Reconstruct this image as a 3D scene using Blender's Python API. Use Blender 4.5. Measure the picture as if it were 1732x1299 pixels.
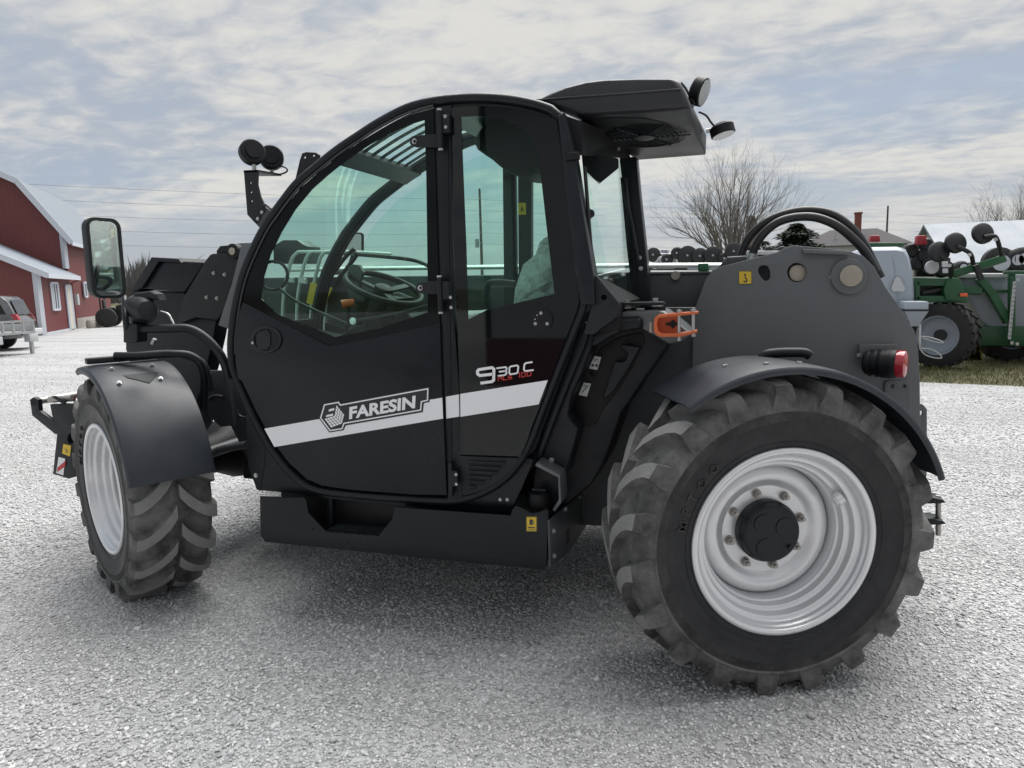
import bpy, bmesh, math, random
import numpy as np
from mathutils import Vector, Matrix
from math import sin, cos, pi, radians, atan2, sqrt

scene = bpy.context.scene
for o in list(bpy.data.objects): bpy.data.objects.remove(o)

# ------------------------------------------------------------------ camera
W, H, FPX = 1732.0, 1299.0, 1200.0
YAW, PITCH, ROLL = radians(17.6), radians(7.85), radians(1.5)
CAM = Vector((0, 0, 1.57))
FW = Vector((-sin(YAW)*cos(PITCH), cos(YAW)*cos(PITCH), -sin(PITCH)))
RT0 = Vector((cos(YAW), sin(YAW), 0)); UP0 = RT0.cross(FW)
RT = RT0*cos(ROLL) - UP0*sin(ROLL); UP = RT.cross(FW)
cd = bpy.data.cameras.new('camera'); cam = bpy.data.objects.new('camera', cd)
scene.collection.objects.link(cam)
cd.sensor_fit = 'HORIZONTAL'; cd.sensor_width = 36.0; cd.lens = 36.0*FPX/W
cd.clip_start = 0.05; cd.clip_end = 5000
cam.matrix_world = Matrix(((RT.x, UP.x, -FW.x, CAM.x), (RT.y, UP.y, -FW.y, CAM.y), (RT.z, UP.z, -FW.z, CAM.z), (0, 0, 0, 1)))
scene.camera = cam

# ------------------------------------------------------------------ sky and sun (thin high cloud, soft sun behind the machine)
SUN_EL, SUN_AZ = radians(64), radians(10)      # azimuth from +Y towards +X
wd = bpy.data.worlds.new('World'); scene.world = wd; wd.use_nodes = True
nt = wd.node_tree; nt.nodes.clear()
def wn(t, **kw):
    n = nt.nodes.new(t)
    for k, v in kw.items(): setattr(n, k, v)
    return n
def wmath(op, a, b=None, c=None):
    n = wn('ShaderNodeMath', operation=op)
    for i, s in enumerate((a, b, c)):
        if s is None: continue
        if isinstance(s, (int, float)): n.inputs[i].default_value = s
        else: nt.links.new(s, n.inputs[i])
    return n.outputs[0]
sky = wn('ShaderNodeTexSky', sky_type='NISHITA'); sky.sun_disc = False
sky.sun_elevation = SUN_EL; sky.sun_rotation = SUN_AZ; sky.air_density = 1.3; sky.dust_density = 2.5
tc = wn('ShaderNodeTexCoord'); sp = wn('ShaderNodeSeparateXYZ'); nt.links.new(tc.outputs['Generated'], sp.inputs[0])
zc = wmath('ADD', wmath('MAXIMUM', sp.outputs[2], 0.0), 0.12)
cb = wn('ShaderNodeCombineXYZ')
nt.links.new(wmath('DIVIDE', sp.outputs[0], zc), cb.inputs[0]); nt.links.new(wmath('DIVIDE', sp.outputs[1], zc), cb.inputs[1])
def wnoise(scale, detail, rough, loc, rot=0.0, sc=(1, 1, 1), dist=0.0):
    mp = wn('ShaderNodeMapping'); mp.inputs['Location'].default_value = loc; mp.inputs['Rotation'].default_value = (0, 0, rot); mp.inputs['Scale'].default_value = sc
    nt.links.new(cb.outputs[0], mp.inputs[0])
    n = wn('ShaderNodeTexNoise'); n.inputs['Scale'].default_value = scale; n.inputs['Detail'].default_value = detail
    n.inputs['Roughness'].default_value = rough; n.inputs['Distortion'].default_value = dist
    nt.links.new(mp.outputs[0], n.inputs['Vector']); return n.outputs[0]
def wramp(x, a, b):
    n = wn('ShaderNodeMapRange'); n.interpolation_type = 'SMOOTHSTEP'; n.inputs[1].default_value = a; n.inputs[2].default_value = b
    nt.links.new(x, n.inputs[0]); return n.outputs[0]
def wmix(f, a, b):
    n = wn('ShaderNodeMix', data_type='RGBA')
    if isinstance(f, float): n.inputs[0].default_value = f
    else: nt.links.new(f, n.inputs[0])
    for i, s in ((6, a), (7, b)):
        if isinstance(s, tuple): n.inputs[i].default_value = (*s, 1)
        else: nt.links.new(s, n.inputs[i])
    return n.outputs[2]
big = wnoise(0.40, 2, 0.45, (8.4, 4.2, 0), radians(8), (0.5, 1.0, 1), 0.2)
mid = wnoise(1.15, 7, 0.56, (8.5, -0.6, 0), radians(12), (0.75, 1.0, 1), 0.25)
fine = wnoise(8.5, 5, 0.55, (9, 2, 0), radians(5), (0.8, 1.0, 1), 0.4)
cover = wramp(wmath('ADD', wmath('MULTIPLY', big, 0.75), wmath('MULTIPLY', mid, 0.45)), 0.45, 0.64)
bright = wramp(wmath('ADD', wmath('MULTIPLY', mid, 0.6), wmath('MULTIPLY', fine, 0.4)), 0.38, 0.62)
cloud = wmix(bright, (2.85, 3.15, 3.65), (4.75, 4.7, 4.5))
blue = wmix(0.75, sky.outputs[0], (2.1, 2.6, 3.45))
col = wmix(cover, blue, cloud)
hz = wramp(sp.outputs[2], 0.16, 0.0)
col = wmix(wmath('MULTIPLY', hz, 0.55), col, (3.75, 3.8, 3.85))
bg = wn('ShaderNodeBackground'); bg.inputs[1].default_value = 0.1
nt.links.new(col, bg.inputs[0]); wo = wn('ShaderNodeOutputWorld'); nt.links.new(bg.outputs[0], wo.inputs[0])
sd = bpy.data.lights.new('sun', 'SUN'); sd.energy = 3.6; sd.angle = radians(60); sd.color = (1, 0.98, 0.95)
sun = bpy.data.objects.new('sun', sd); scene.collection.objects.link(sun)
sdir = Vector((sin(SUN_AZ)*cos(SUN_EL), cos(SUN_AZ)*cos(SUN_EL), sin(SUN_EL)))
sun.rotation_euler = sdir.to_track_quat('Z', 'Y').to_euler()
scene.view_settings.view_transform = 'Standard'; scene.view_settings.look = 'None'
scene.view_settings.exposure = 0.62; scene.view_settings.gamma = 1.0
scene.cycles.transparent_max_bounces = 24; scene.cycles.max_bounces = 10

# ------------------------------------------------------------------ materials
def mat(name, col, rough=0.5, metal=0.0, vary=0.12, vscale=3.0, dust=0.0, dcol=(0.30, 0.29, 0.27), dscale=2.2, bump=0.0, bscale=60.0, spec=0.5, rvar=0.1, coat=0.0):
    m = bpy.data.materials.new(name); m.use_nodes = True
    t = m.node_tree; b = t.nodes['Principled BSDF']; L = t.links.new
    b.inputs['Roughness'].default_value = rough; b.inputs['Metallic'].default_value = metal
    b.inputs['Specular IOR Level'].default_value = spec; b.inputs['Coat Weight'].default_value = coat
    c = t.nodes.new('ShaderNodeTexCoord')
    n = t.nodes.new('ShaderNodeTexNoise'); n.inputs['Scale'].default_value = vscale; n.inputs['Detail'].default_value = 6; n.inputs['Roughness'].default_value = 0.62
    L(c.outputs['Object'], n.inputs['Vector'])
    mx = t.nodes.new('ShaderNodeMix'); mx.data_type = 'RGBA'
    mx.inputs[6].default_value = (*[v*(1-vary) for v in col], 1); mx.inputs[7].default_value = (*[min(1, v*(1+vary)) for v in col], 1)
    L(n.outputs[0], mx.inputs[0]); out = mx.outputs[2]
    rr = t.nodes.new('ShaderNodeMapRange'); rr.inputs[1].default_value = 0.3; rr.inputs[2].default_value = 0.7
    rr.inputs[3].default_value = max(0.02, rough-rvar*0.5); rr.inputs[4].default_value = min(1, rough+rvar)
    L(n.outputs[0], rr.inputs[0]); L(rr.outputs[0], b.inputs['Roughness'])
    if dust > 0:
        n2 = t.nodes.new('ShaderNodeTexNoise'); n2.inputs['Scale'].default_value = dscale; n2.inputs['Detail'].default_value = 9; n2.inputs['Roughness'].default_value = 0.7
        L(c.outputs['Object'], n2.inputs['Vector'])
        r2 = t.nodes.new('ShaderNodeMapRange'); r2.inputs[1].default_value = 0.38; r2.inputs[2].default_value = 0.72; r2.inputs[4].default_value = dust
        L(n2.outputs[0], r2.inputs[0])
        m2 = t.nodes.new('ShaderNodeMix'); m2.data_type = 'RGBA'; L(r2.outputs[0], m2.inputs[0]); L(out, m2.inputs[6]); m2.inputs[7].default_value = (*dcol, 1)
        out = m2.outputs[2]
    L(out, b.inputs['Base Color'])
    if bump > 0:
        n3 = t.nodes.new('ShaderNodeTexNoise'); n3.inputs['Scale'].default_value = bscale; n3.inputs['Detail'].default_value = 4
        L(c.outputs['Object'], n3.inputs['Vector'])
        bp = t.nodes.new('ShaderNodeBump'); bp.inputs['Strength'].default_value = bump; bp.inputs['Distance'].default_value = 0.01
        L(n3.outputs[0], bp.inputs['Height']); L(bp.outputs[0], b.inputs['Normal'])
    return m
def glass_mat(name, tint, refl=1.0, rough=0.0):
    m = bpy.data.materials.new(name); m.use_nodes = True; t = m.node_tree; t.nodes.clear(); L = t.links.new
    tr = t.nodes.new('ShaderNodeBsdfTransparent'); tr.inputs[0].default_value = (*tint, 1)
    gl = t.nodes.new('ShaderNodeBsdfGlossy'); gl.inputs['Roughness'].default_value = rough; gl.inputs[0].default_value = (refl, refl, refl, 1)
    fr = t.nodes.new('ShaderNodeFresnel'); ge = t.nodes.new('ShaderNodeNewGeometry'); io = t.nodes.new('ShaderNodeMath'); io.operation = 'MULTIPLY_ADD'
    L(ge.outputs['Backfacing'], io.inputs[0]); io.inputs[1].default_value = 1/1.27-1.27; io.inputs[2].default_value = 1.27; L(io.outputs[0], fr.inputs[0])   # thin pane: the same reflectance from both sides
    mx = t.nodes.new('ShaderNodeMixShader'); L(fr.outputs[0], mx.inputs[0]); L(tr.outputs[0], mx.inputs[1]); L(gl.outputs[0], mx.inputs[2])
    o = t.nodes.new('ShaderNodeOutputMaterial'); L(mx.outputs[0], o.inputs[0]); return m
M = dict(
    door=mat('satin_black_paint', (0.0035, 0.006, 0.0095), 0.24, vary=0.1, vscale=1.5, dust=0.045, dcol=(0.10, 0.10, 0.10), dscale=2.6, spec=0.3, rvar=0.22),
    black=mat('black_steel_paint', (0.005, 0.0075, 0.011), 0.40, vary=0.15, dust=0.03, dscale=4, spec=0.35),
    frame=mat('cab_frame_paint', (0.006, 0.009, 0.013), 0.34, vary=0.08, dust=0.02, dscale=6, spec=0.3),
    blackglass=mat('black_glass_border', (0.004, 0.005, 0.006), 0.03, vary=0.0, rvar=0.02, spec=0.38),
    doorglass=mat('door_glass_border', (0.004, 0.005, 0.006), 0.05, vary=0.0, rvar=0.02, spec=0.15),
    plastic=mat('black_moulded_plastic', (0.006, 0.008, 0.011), 0.46, vary=0.15, dust=0.05, dscale=7, bump=0.05, bscale=400, spec=0.35),
    deep=mat('deep_black_plastic', (0.0045, 0.005, 0.0065), 0.5, vary=0.1, dust=0.02, dscale=9, spec=0.3),
    fender=mat('fender_plastic', (0.014, 0.018, 0.026), 0.42, vary=0.1, vscale=4, dust=0.10, dcol=(0.16, 0.16, 0.165), dscale=5, bump=0.04, bscale=500),
    grey=mat('grey_chassis_paint', (0.116, 0.126, 0.131), 0.34, vary=0.10, vscale=2.5, dust=0.10, dcol=(0.17, 0.168, 0.16), dscale=3.5, rvar=0.2),
    dgrey=mat('dark_grey_paint', (0.046, 0.050, 0.056), 0.42, vary=0.1, dust=0.06, dscale=4),
    aircon=mat('aircon_plastic', (0.017, 0.018, 0.022), 0.42, vary=0.06, vscale=4, dust=0.04, dscale=6),
    rubber=mat('tyre_rubber', (0.050, 0.050, 0.049), 0.8, vary=0.35, vscale=7, dust=0.95, dcol=(0.225, 0.223, 0.217), dscale=5, bump=0.25, bscale=90, spec=0.3),
    sidewall=mat('tyre_sidewall_rubber', (0.009, 0.010, 0.012), 0.5, vary=0.3, vscale=9, dust=0.22, dcol=(0.085, 0.085, 0.085), dscale=10, bump=0.12, bscale=60, spec=0.4),
    tread=mat('worn_tread_rubber', (0.24, 0.24, 0.236), 0.85, vary=0.3, vscale=14, dust=0.4, dcol=(0.21, 0.20, 0.18), dscale=12, bump=0.4, bscale=120, spec=0.25),
    scuff=mat('scuffed_sidewall_band', (0.026, 0.026, 0.026), 0.7, vary=0.4, vscale=14, dust=0.6, dcol=(0.11, 0.108, 0.10), dscale=11, bump=0.2, bscale=70, spec=0.3),
    hose=mat('hydraulic_hose_rubber', (0.016, 0.016, 0.017), 0.38, vary=0.1),
    silver=mat('silver_rim_paint', (0.74, 0.75, 0.76), 0.30, metal=0.5, vary=0.05, dust=0.10, dcol=(0.42, 0.41, 0.39), dscale=6),
    zinc=mat('zinc_plated_steel', (0.46, 0.47, 0.47), 0.34, metal=0.8, vary=0.2),
    steel=mat('bare_steel', (0.40, 0.39, 0.37), 0.4, metal=0.7, vary=0.2, dust=0.25, dcol=(0.2, 0.13, 0.09)),
    bronze=mat('greased_bronze_pin', (0.42, 0.38, 0.32), 0.5, metal=0.4, vary=0.25, dust=0.3, dcol=(0.2, 0.16, 0.12), dscale=20),
    pipe=mat('hydraulic_pipe_zinc', (0.62, 0.66, 0.64), 0.35, metal=0.5, vary=0.1),
    white=mat('white_vinyl', (0.84, 0.85, 0.87), 0.42, vary=0.03),
    logoblack=mat('logo_black_vinyl', (0.012, 0.015, 0.018), 0.4, vary=0.05),
    redtxt=mat('red_vinyl', (0.50, 0.035, 0.03), 0.45, vary=0.05),
    label=mat('label_paper', (0.58, 0.59, 0.58), 0.5, vary=0.06), ink=mat('label_ink', (0.05, 0.05, 0.055), 0.6),
    yellow=mat('yellow_sticker', (0.72, 0.50, 0.04), 0.45, vary=0.06), orange=mat('orange_paint', (0.62, 0.13, 0.035), 0.45, vary=0.1, dust=0.08),
    redlens=mat('red_lens', (0.36, 0.015, 0.025), 0.12, vary=0.1, rvar=0.05, coat=0.6), lens=mat('clear_lamp_lens', (0.52, 0.53, 0.53), 0.15, metal=0.5, vary=0.15, vscale=30),
    mirror=mat('mirror_glass', (0.86, 0.88, 0.88), 0.015, metal=1.0, vary=0.0, rvar=0.01),
    seat=mat('seat_fabric', (0.05, 0.055, 0.06), 0.85), film=mat('clear_film_wrap', (0.62, 0.64, 0.64), 0.22, vary=0.4, vscale=14, bump=0.9, bscale=18, rvar=0.2),
    interior=mat('cab_interior_plastic', (0.013, 0.015, 0.016), 0.55, spec=0.3), igrey=mat('cab_grey_plastic', (0.075, 0.08, 0.085), 0.5),
    glass=glass_mat('green_tinted_glass', (0.81, 0.945, 0.89)), cglass=glass_mat('clear_tinted_glass', (0.895, 0.975, 0.945)),
)
M['clampgreen'] = mat('green_pipe_clamp', (0.02, 0.16, 0.07), 0.4); M['redhose'] = mat('red_brown_cable', (0.12, 0.03, 0.025), 0.5)
for n_ in M['film'].node_tree.nodes:
    if n_.type == 'BUMP': n_.inputs['Distance'].default_value = 0.06
MATKEY = M

# ------------------------------------------------------------------ helpers
def ray(px, py): return FW + RT*((px-W/2)/FPX) - UP*((py-H/2)/FPX)
def P(px, py, Y):
    r = ray(px, py); return CAM + r*(Y/r.y)
def G(px, py, Z=0.0):
    r = ray(px, py); return CAM + r*((Z-CAM.z)/r.z)
def cat(pts, n=6, closed=False):
    out = []; N = len(pts)
    for i in range(N if closed else N-1):
        if closed: p = [pts[(i+k) % N] for k in (-1, 0, 1, 2)]
        else: p = [pts[max(0, min(N-1, i+k))] for k in (-1, 0, 1, 2)]
        p = [Vector(q) for q in p]
        for k in range(n):
            t = k/n
            out.append(0.5*((2*p[1])+(-p[0]+p[2])*t+(2*p[0]-5*p[1]+4*p[2]-p[3])*t*t+(-p[0]+3*p[1]-3*p[2]+p[3])*t**3))
    if not closed: out.append(Vector(pts[-1]))
    return out
def smooth(me, ang=38):
    for p in me.polygons: p.use_smooth = True
    me.set_sharp_from_angle(angle=radians(ang))
def mk(name, me, m, parent=None, loc=None, ang=38):
    o = bpy.data.objects.new(name, me); scene.collection.objects.link(o)
    if m is not None and not me.materials:
        me.materials.append(MATKEY[m] if isinstance(m, str) else m)
    if parent is not None:
        o.parent = parent
        o.matrix_parent_inverse = Matrix.Translation(-parent.location) if (parent.parent is None and not parent.get('_localkids')) else Matrix()
    if ang: smooth(me, ang)
    return o
def empty(name, loc, parent=None):
    o = bpy.data.objects.new(name, None); scene.collection.objects.link(o); o.location = loc
    o.empty_display_size = 0.2
    if parent is not None:
        o.parent = parent
        if parent.parent is None and not parent.get('_localkids'): o.matrix_parent_inverse = Matrix.Translation(-parent.location)
    return o
def tag(o, label, cat_, group=None, kind=None):
    o['label'] = label
    if cat_: o['category'] = cat_
    if group: o['group'] = group
    if kind: o['kind'] = kind
    return o
def struct(o, label=None):
    o['kind'] = 'structure'
    if label: o['label'] = label
    return o
class MB:
    def __init__(s): s.v = []; s.f = []; s.mi = []; s.cur = 0
    def add(s, vs, fs):
        k = len(s.v); s.v += [tuple(v) for v in vs]; s.f += [tuple(i+k for i in f) for f in fs]; s.mi += [s.cur]*len(fs); return s
    def box(s, c, d, R=None):
        c = Vector(c); vs = []
        for z in (-1, 1):
            for y in (-1, 1):
                for x in (-1, 1):
                    q = Vector((x*d[0]/2, y*d[1]/2, z*d[2]/2)); vs.append(c+(R @ q if R else q))
        return s.add(vs, [(0, 2, 3, 1), (4, 5, 7, 6), (0, 1, 5, 4), (2, 6, 7, 3), (0, 4, 6, 2), (1, 3, 7, 5)])
    def bar(s, p, q, w, h, up=(0, 0, 1)):
        p, q = Vector(p), Vector(q); d = (q-p).normalized(); u = Vector(up)
        sd_ = d.cross(u)
        if sd_.length < 1e-4: sd_ = d.cross(Vector((0, 1, 0)))
        sd_.normalize(); u = sd_.cross(d); vs = []
        for e in (p, q):
            for a, b in ((-1, -1), (1, -1), (1, 1), (-1, 1)): vs.append(e+sd_*(a*w/2)+u*(b*h/2))
        return s.add(vs, [(3, 2, 1, 0), (4, 5, 6, 7), (0, 1, 5, 4), (1, 2, 6, 5), (2, 3, 7, 6), (3, 0, 4, 7)])
    def tube(s, pts, r, n=10, caps=True, closed=False):
        pts = [Vector(p) for p in pts]; N = len(pts); vs = []; fs = []; u = None
        for i in range(N):
            a = pts[i-1] if (i > 0 or closed) else pts[i]; b = pts[(i+1) % N] if (i < N-1 or closed) else pts[i]
            d = (b-a).normalized()
            if u is None:
                u = d.cross(Vector((0, 0, 1)));  u = d.cross(Vector((0, 1, 0))) if u.length < 0.05 else u
            u = (u-d*u.dot(d)).normalized(); w = d.cross(u); rr = r[i] if isinstance(r, (list, tuple)) else r
            for k in range(n):
                t = 2*pi*k/n; vs.append(pts[i]+u*(cos(t)*rr)+w*(sin(t)*rr))
        for i in range(N if closed else N-1):
            j = (i+1) % N
            for k in range(n): fs.append((i*n+k, i*n+(k+1) % n, j*n+(k+1) % n, j*n+k))
        if caps and not closed: fs.append(tuple(range(n))[::-1]); fs.append(tuple((N-1)*n+k for k in range(n)))
        return s.add(vs, fs)
    def cyl(s, p, q, r, n=16, r2=None): return s.tube([p, q], [r, r if r2 is None else r2], n)
    def lathe(s, prof, n=48, axis='Y', a0=0.0, a1=2*pi, T=None, close=False):
        full = abs(a1-a0-2*pi) < 1e-6; m = len(prof); vs = []; fs = []; nn = n if full else n+1
        for k in range(nn):
            t = a0+(a1-a0)*k/n
            for a, r in prof:
                q = Vector((r*cos(t), a, r*sin(t))); vs.append(T @ q if T else q)
        for k in range(n):
            j = (k+1) % nn
            for i in range(m if close else m-1):
                i2 = (i+1) % m; fs.append((k*m+i, j*m+i, j*m+i2, k*m+i2))
        return s.add(vs, fs)
    def prism(s, pts, d):
        """closed polygon of 3d points pushed along vector d (convex or simple; ngon caps)"""
        n = len(pts); d = Vector(d); vs = [Vector(p) for p in pts]+[Vector(p)+d for p in pts]
        return s.add(vs, [tuple(range(n)), tuple(range(2*n-1, n-1, -1))]+[(i, i+n, (i+1) % n+n, (i+1) % n) for i in range(n)])
    def loft(s, a, b, cap=True):
        n = len(a); fs = [(i, i+n, (i+1) % n+n, (i+1) % n) for i in range(n)]
        if cap: fs += [tuple(range(n)), tuple(range(2*n-1, n-1, -1))]
        return s.add(list(a)+list(b), fs)
    def mesh(s, name, bevel=0.0, seg=2, fix=True):
        me = bpy.data.meshes.new(name); me.from_pydata([tuple(v) for v in s.v], [], s.f)
        if any(s.mi): me.polygons.foreach_set('material_index', s.mi)
        if fix or bevel:
            bm = bmesh.new(); bm.from_mesh(me)
            if bevel:
                bmesh.ops.remove_doubles(bm, verts=bm.verts, dist=1e-5)
            bmesh.ops.recalc_face_normals(bm, faces=bm.faces)
            if bevel:
                ed = [e for e in bm.edges if len(e.link_faces) == 2 and e.calc_face_angle(0) > radians(28)]
                bmesh.ops.bevel(bm, geom=ed, offset=bevel, segments=seg, profile=0.5, affect='EDGES', clamp_overlap=True)
            bm.to_mesh(me); bm.free()
        return me
    def build(s, name, m, parent=None, bevel=0.0, ang=38, seg=2, fix=True):
        return mk(name, s.mesh(name, bevel, seg, fix), m, parent, ang=ang)
def curve_plate(loops, y0, dy, bevel=0.0, res=2):
    """flat plate in the XZ plane: loops are lists of (x,z); first is outline, others holes; front face at y0, thickness dy"""
    cu = bpy.data.curves.new('tmp', 'CURVE'); cu.dimensions = '2D'; cu.fill_mode = 'BOTH'
    cu.extrude = max(1e-4, abs(dy)/2-bevel); cu.bevel_depth = bevel; cu.bevel_resolution = res; cu.offset = -bevel if bevel else 0
    for lp in loops:
        sp_ = cu.splines.new('POLY'); sp_.points.add(len(lp)-1); sp_.use_cyclic_u = True
        for i, (x, z) in enumerate(lp): sp_.points[i].co = (x, z, 0, 1)
    o = bpy.data.objects.new('tmp', cu); scene.collection.objects.link(o)
    dg = bpy.context.evaluated_depsgraph_get(); me = bpy.data.meshes.new_from_object(o.evaluated_get(dg))
    bpy.data.objects.remove(o); bpy.data.curves.remove(cu)
    n = len(me.vertices); a = np.empty(n*3); me.vertices.foreach_get('co', a); a = a.reshape(-1, 3)
    b = np.stack([a[:, 0], y0+dy/2-a[:, 2], a[:, 1]], 1); me.vertices.foreach_set('co', b.ravel()); me.materials.clear()
    bm = bmesh.new(); bm.from_mesh(me); bmesh.ops.remove_doubles(bm, verts=bm.verts, dist=1e-6); bmesh.ops.recalc_face_normals(bm, faces=bm.faces); bm.to_mesh(me); bm.free()
    me.update(); return me
def X2(px, Y): return [(lambda p: (p.x, p.z))(P(a, b, Y)) for a, b in px]
def plate(name, px, Y, dy, m, parent=None, bevel=0.003, holes=(), n=0, ang=30):
    """plate traced on the plane at depth Y, thickness dy away from the camera"""
    pts = cat([(a, b, 0) for a, b in px], n, True) if n else px
    pts = [(p[0], p[1]) for p in pts]
    me = curve_plate([X2(pts, Y)]+[X2(h, Y) for h in holes], Y, dy, bevel); me.name = name
    return mk(name, me, m, parent, ang=ang)
def circ(cx, cy, r, n=24, ry=None): return [(cx+r*cos(2*pi*k/n), cy+(ry or r)*sin(2*pi*k/n)) for k in range(n)]
def rrect(x0, y0, x1, y1, r, n=4):
    o = []
    for cx, cy, a in ((x1-r, y0+r, -pi/2), (x1-r, y1-r, 0), (x0+r, y1-r, pi/2), (x0+r, y0+r, pi)):
        for k in range(n+1): o.append((cx+r*cos(a+pi/2*k/n), cy+r*sin(a+pi/2*k/n)))
    return o
def tubepx(name, px, Y, r, m, parent=None, n=10, sm=6):
    """tube through traced points; Y one depth or one per point"""
    Ys = Y if isinstance(Y, (list, tuple)) else [Y]*len(px)
    pts = [P(a, b, y) for (a, b), y in zip(px, Ys)]
    return MB().tube(cat(pts, sm) if sm else pts, r, n).build(name, m, parent)
def bolt(name, px, py, Y, r, m, parent, d=(0, -1, 0), h=None, n=6):
    p = P(px, py, Y); d = Vector(d).normalized(); h = h or r*0.8; b = MB()
    b.tube([p, p+d*(h*0.25)], r*1.15, 14); b.tube([p+d*(h*0.25), p+d*h], r*.8, n); return b.build(name, m, parent)
def ribbon(b, px, Y, w, closed=False, dy=0.002):
    """flat stroke of pixel width w along traced px, lying on plane Y"""
    pts = [Vector((a, c)) for a, c in px]; N = len(pts); L_, R_ = [], []
    for i in range(N):
        a = pts[i-1] if (i or closed) else pts[i]; c = pts[(i+1) % N] if (i < N-1 or closed) else pts[i]
        d1 = (pts[i]-a); d2 = (c-pts[i]); d1 = d1.normalized() if d1.length else d2.normalized(); d2 = d2.normalized() if d2.length else d1
        t = (d1+d2).normalized(); nn = Vector((-t.y, t.x)); k = min(1.6, 1/max(0.4, nn.dot(Vector((-d1.y, d1.x)))))
        L_.append(pts[i]+nn*(w/2*k)); R_.append(pts[i]-nn*(w/2*k))
    vs = [P(q.x, q.y, Y) for q in L_]+[P(q.x, q.y, Y) for q in R_]; fs = []
    for i in range(N if closed else N-1):
        j = (i+1) % N; fs.append((i, j, j+N, i+N))
    return b.add(vs, fs)
def quadpx(b, px, Y): return b.add([P(a, c, Y) for a, c in px], [tuple(range(len(px)))])
def text_px(name, s, Y, o0, o1, top, m, parent, off=0.0):
    """text mapped to the parallelogram o0 (bottom left) o1 (bottom right) top (top left)"""
    cu = bpy.data.curves.new('tmp', 'FONT'); cu.body = s; cu.offset = off; cu.resolution_u = 3
    o = bpy.data.objects.new('tmp', cu); scene.collection.objects.link(o)
    me = bpy.data.meshes.new_from_object(o.evaluated_get(bpy.context.evaluated_depsgraph_get()))
    bpy.data.objects.remove(o); bpy.data.curves.remove(cu); me.materials.clear()
    xs = [v.co.x for v in me.vertices]; ys = [v.co.y for v in me.vertices]; x0, x1, y0, y1 = min(xs), max(xs), min(ys), max(ys)
    a, b, c = P(*o0, Y), P(*o1, Y), P(*top, Y)
    for v in me.vertices: v.co = a+(b-a)*((v.co.x-x0)/(x1-x0))+(c-a)*((v.co.y-y0)/(y1-y0))
    me.name = name; return mk(name, me, m, parent, ang=0)

# ================================================================== TELEHANDLER
TH = empty('telehandler', (-1.4, 3.85, 0))
tag(TH, 'black telescopic handler with silver wheels and side cab parked on gravel', 'telehandler')

# ------------------------------------------------------------------ wheels
def tyre_mesh():
    b = MB()
    half = [(-.188, .338), (-.206, .352), (-.221, .385), (-.228, .42), (-.231, .460), (-.234, .464), (-.232, .470), (-.231, .497), (-.236, .505), (-.229, .516), (-.220, .538), (-.207, .557), (-.18, .571), (-.12, .579), (-.05, .583)]
    prof = half+[(0, .584)]+[(-a, r) for a, r in reversed(half)]
    b.cur = 0; b.lathe(prof[:6], 96); b.cur = 3; b.lathe(prof[5:8], 96); b.cur = 1; b.lathe(prof[7:10], 96); b.cur = 1; b.lathe(prof[9:-8], 96); b.cur = 0; b.lathe(prof[-9:], 96)
    for r, w in ((.385, .004),):      # moulded rings on the sidewall
        a_ = -.2205 if r < .4 else -.2285
        b.cur = 0; b.lathe([(a_+.004, r-.006), (a_-.003, r-.002), (a_-.003, r+.002), (a_+.004, r+.006)], 96)
    st = [(.010, .0, .621, .573, .034, .048), (.05, -.078, .621, .573, .034, .048), (.10, -.150, .618, .57, .032, .047), (.15, -.205, .613, .562, .030, .046), (.195, -.238, .606, .552, .030, .046)]
    N = 19
    for side in (-1, 1):
        for k in range(N):
            th0 = 2*pi*(k+(0.5 if side > 0 else 0))/N; j = random.uniform(-.006, .006)
            rows = []
            for a, th, rt, rb, wt, wb in st: rows.append([(a, rb, th-wb/.6), (a, rt, th-wt/.6), (a, rt, th+wt/.6), (a, rb, th+wb/.6)])
            for (at, rt), (ab, rb), wt, wb in (((.226, .594), (.20, .545), .031, .047), ((.236, .572), (.20, .53), .036, .052), ((.238, .545), (.205, .515), .044, .058), ((.2315, .510), (.213, .503), .053, .064)):
                rows.append([(ab, rb, -.25-wb/.6), (at, rt, -.25-wt/.6), (at, rt, -.25+wt/.6), (ab, rb, -.25+wb/.6)])
            vs = [Vector((r*cos(th0+j+t), side*a, r*sin(th0+j+t))) for row in rows for a, r, t in row]
            fs = []; tops = []
            for i in range(len(rows)-1):
                for q in range(3): (tops if (q == 1 and i < 5) else fs).append((i*4+q, i*4+q+1, (i+1)*4+q+1, (i+1)*4+q))
            fs.append((0, 1, 2, 3)); e = (len(rows)-1)*4; fs.append((e+3, e+2, e+1, e))
            b.cur = 1; b.add(vs, fs); b.cur = 2; b.add(vs, tops)
    b.v = [(x, y*.86, z) for x, y, z in b.v]
    me = b.mesh('tyre')
    for k in ('sidewall', 'rubber', 'tread', 'scuff'): me.materials.append(M[k])
    return me
random.seed(4)
TYRE = tyre_mesh()
def letters_on_sidewall(s, r, phi, h):
    """raised lettering round the outer sidewall"""
    cu = bpy.data.curves.new('tmp', 'FONT'); cu.body = s; cu.resolution_u = 1; cu.extrude = 0.02; cu.offset = 0.01
    o = bpy.data.objects.new('tmp', cu); scene.collection.objects.link(o)
    me = bpy.data.meshes.new_from_object(o.evaluated_get(bpy.context.evaluated_depsgraph_get())); bpy.data.objects.remove(o); bpy.data.curves.remove(cu); me.materials.clear()
    w = max(v.co.x for v in me.vertices)
    for v in me.vertices:
        rr = r+v.co.y*h; t = phi-(v.co.x-w/2)*h/r*1.25; aa = -.196-.0035*(1 if v.co.z > 0 else -1)
        v.co = (rr*cos(t), aa, rr*sin(t))
    return me
LETT = letters_on_sidewall('M P T O O', .398, radians(150), .048)
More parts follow.
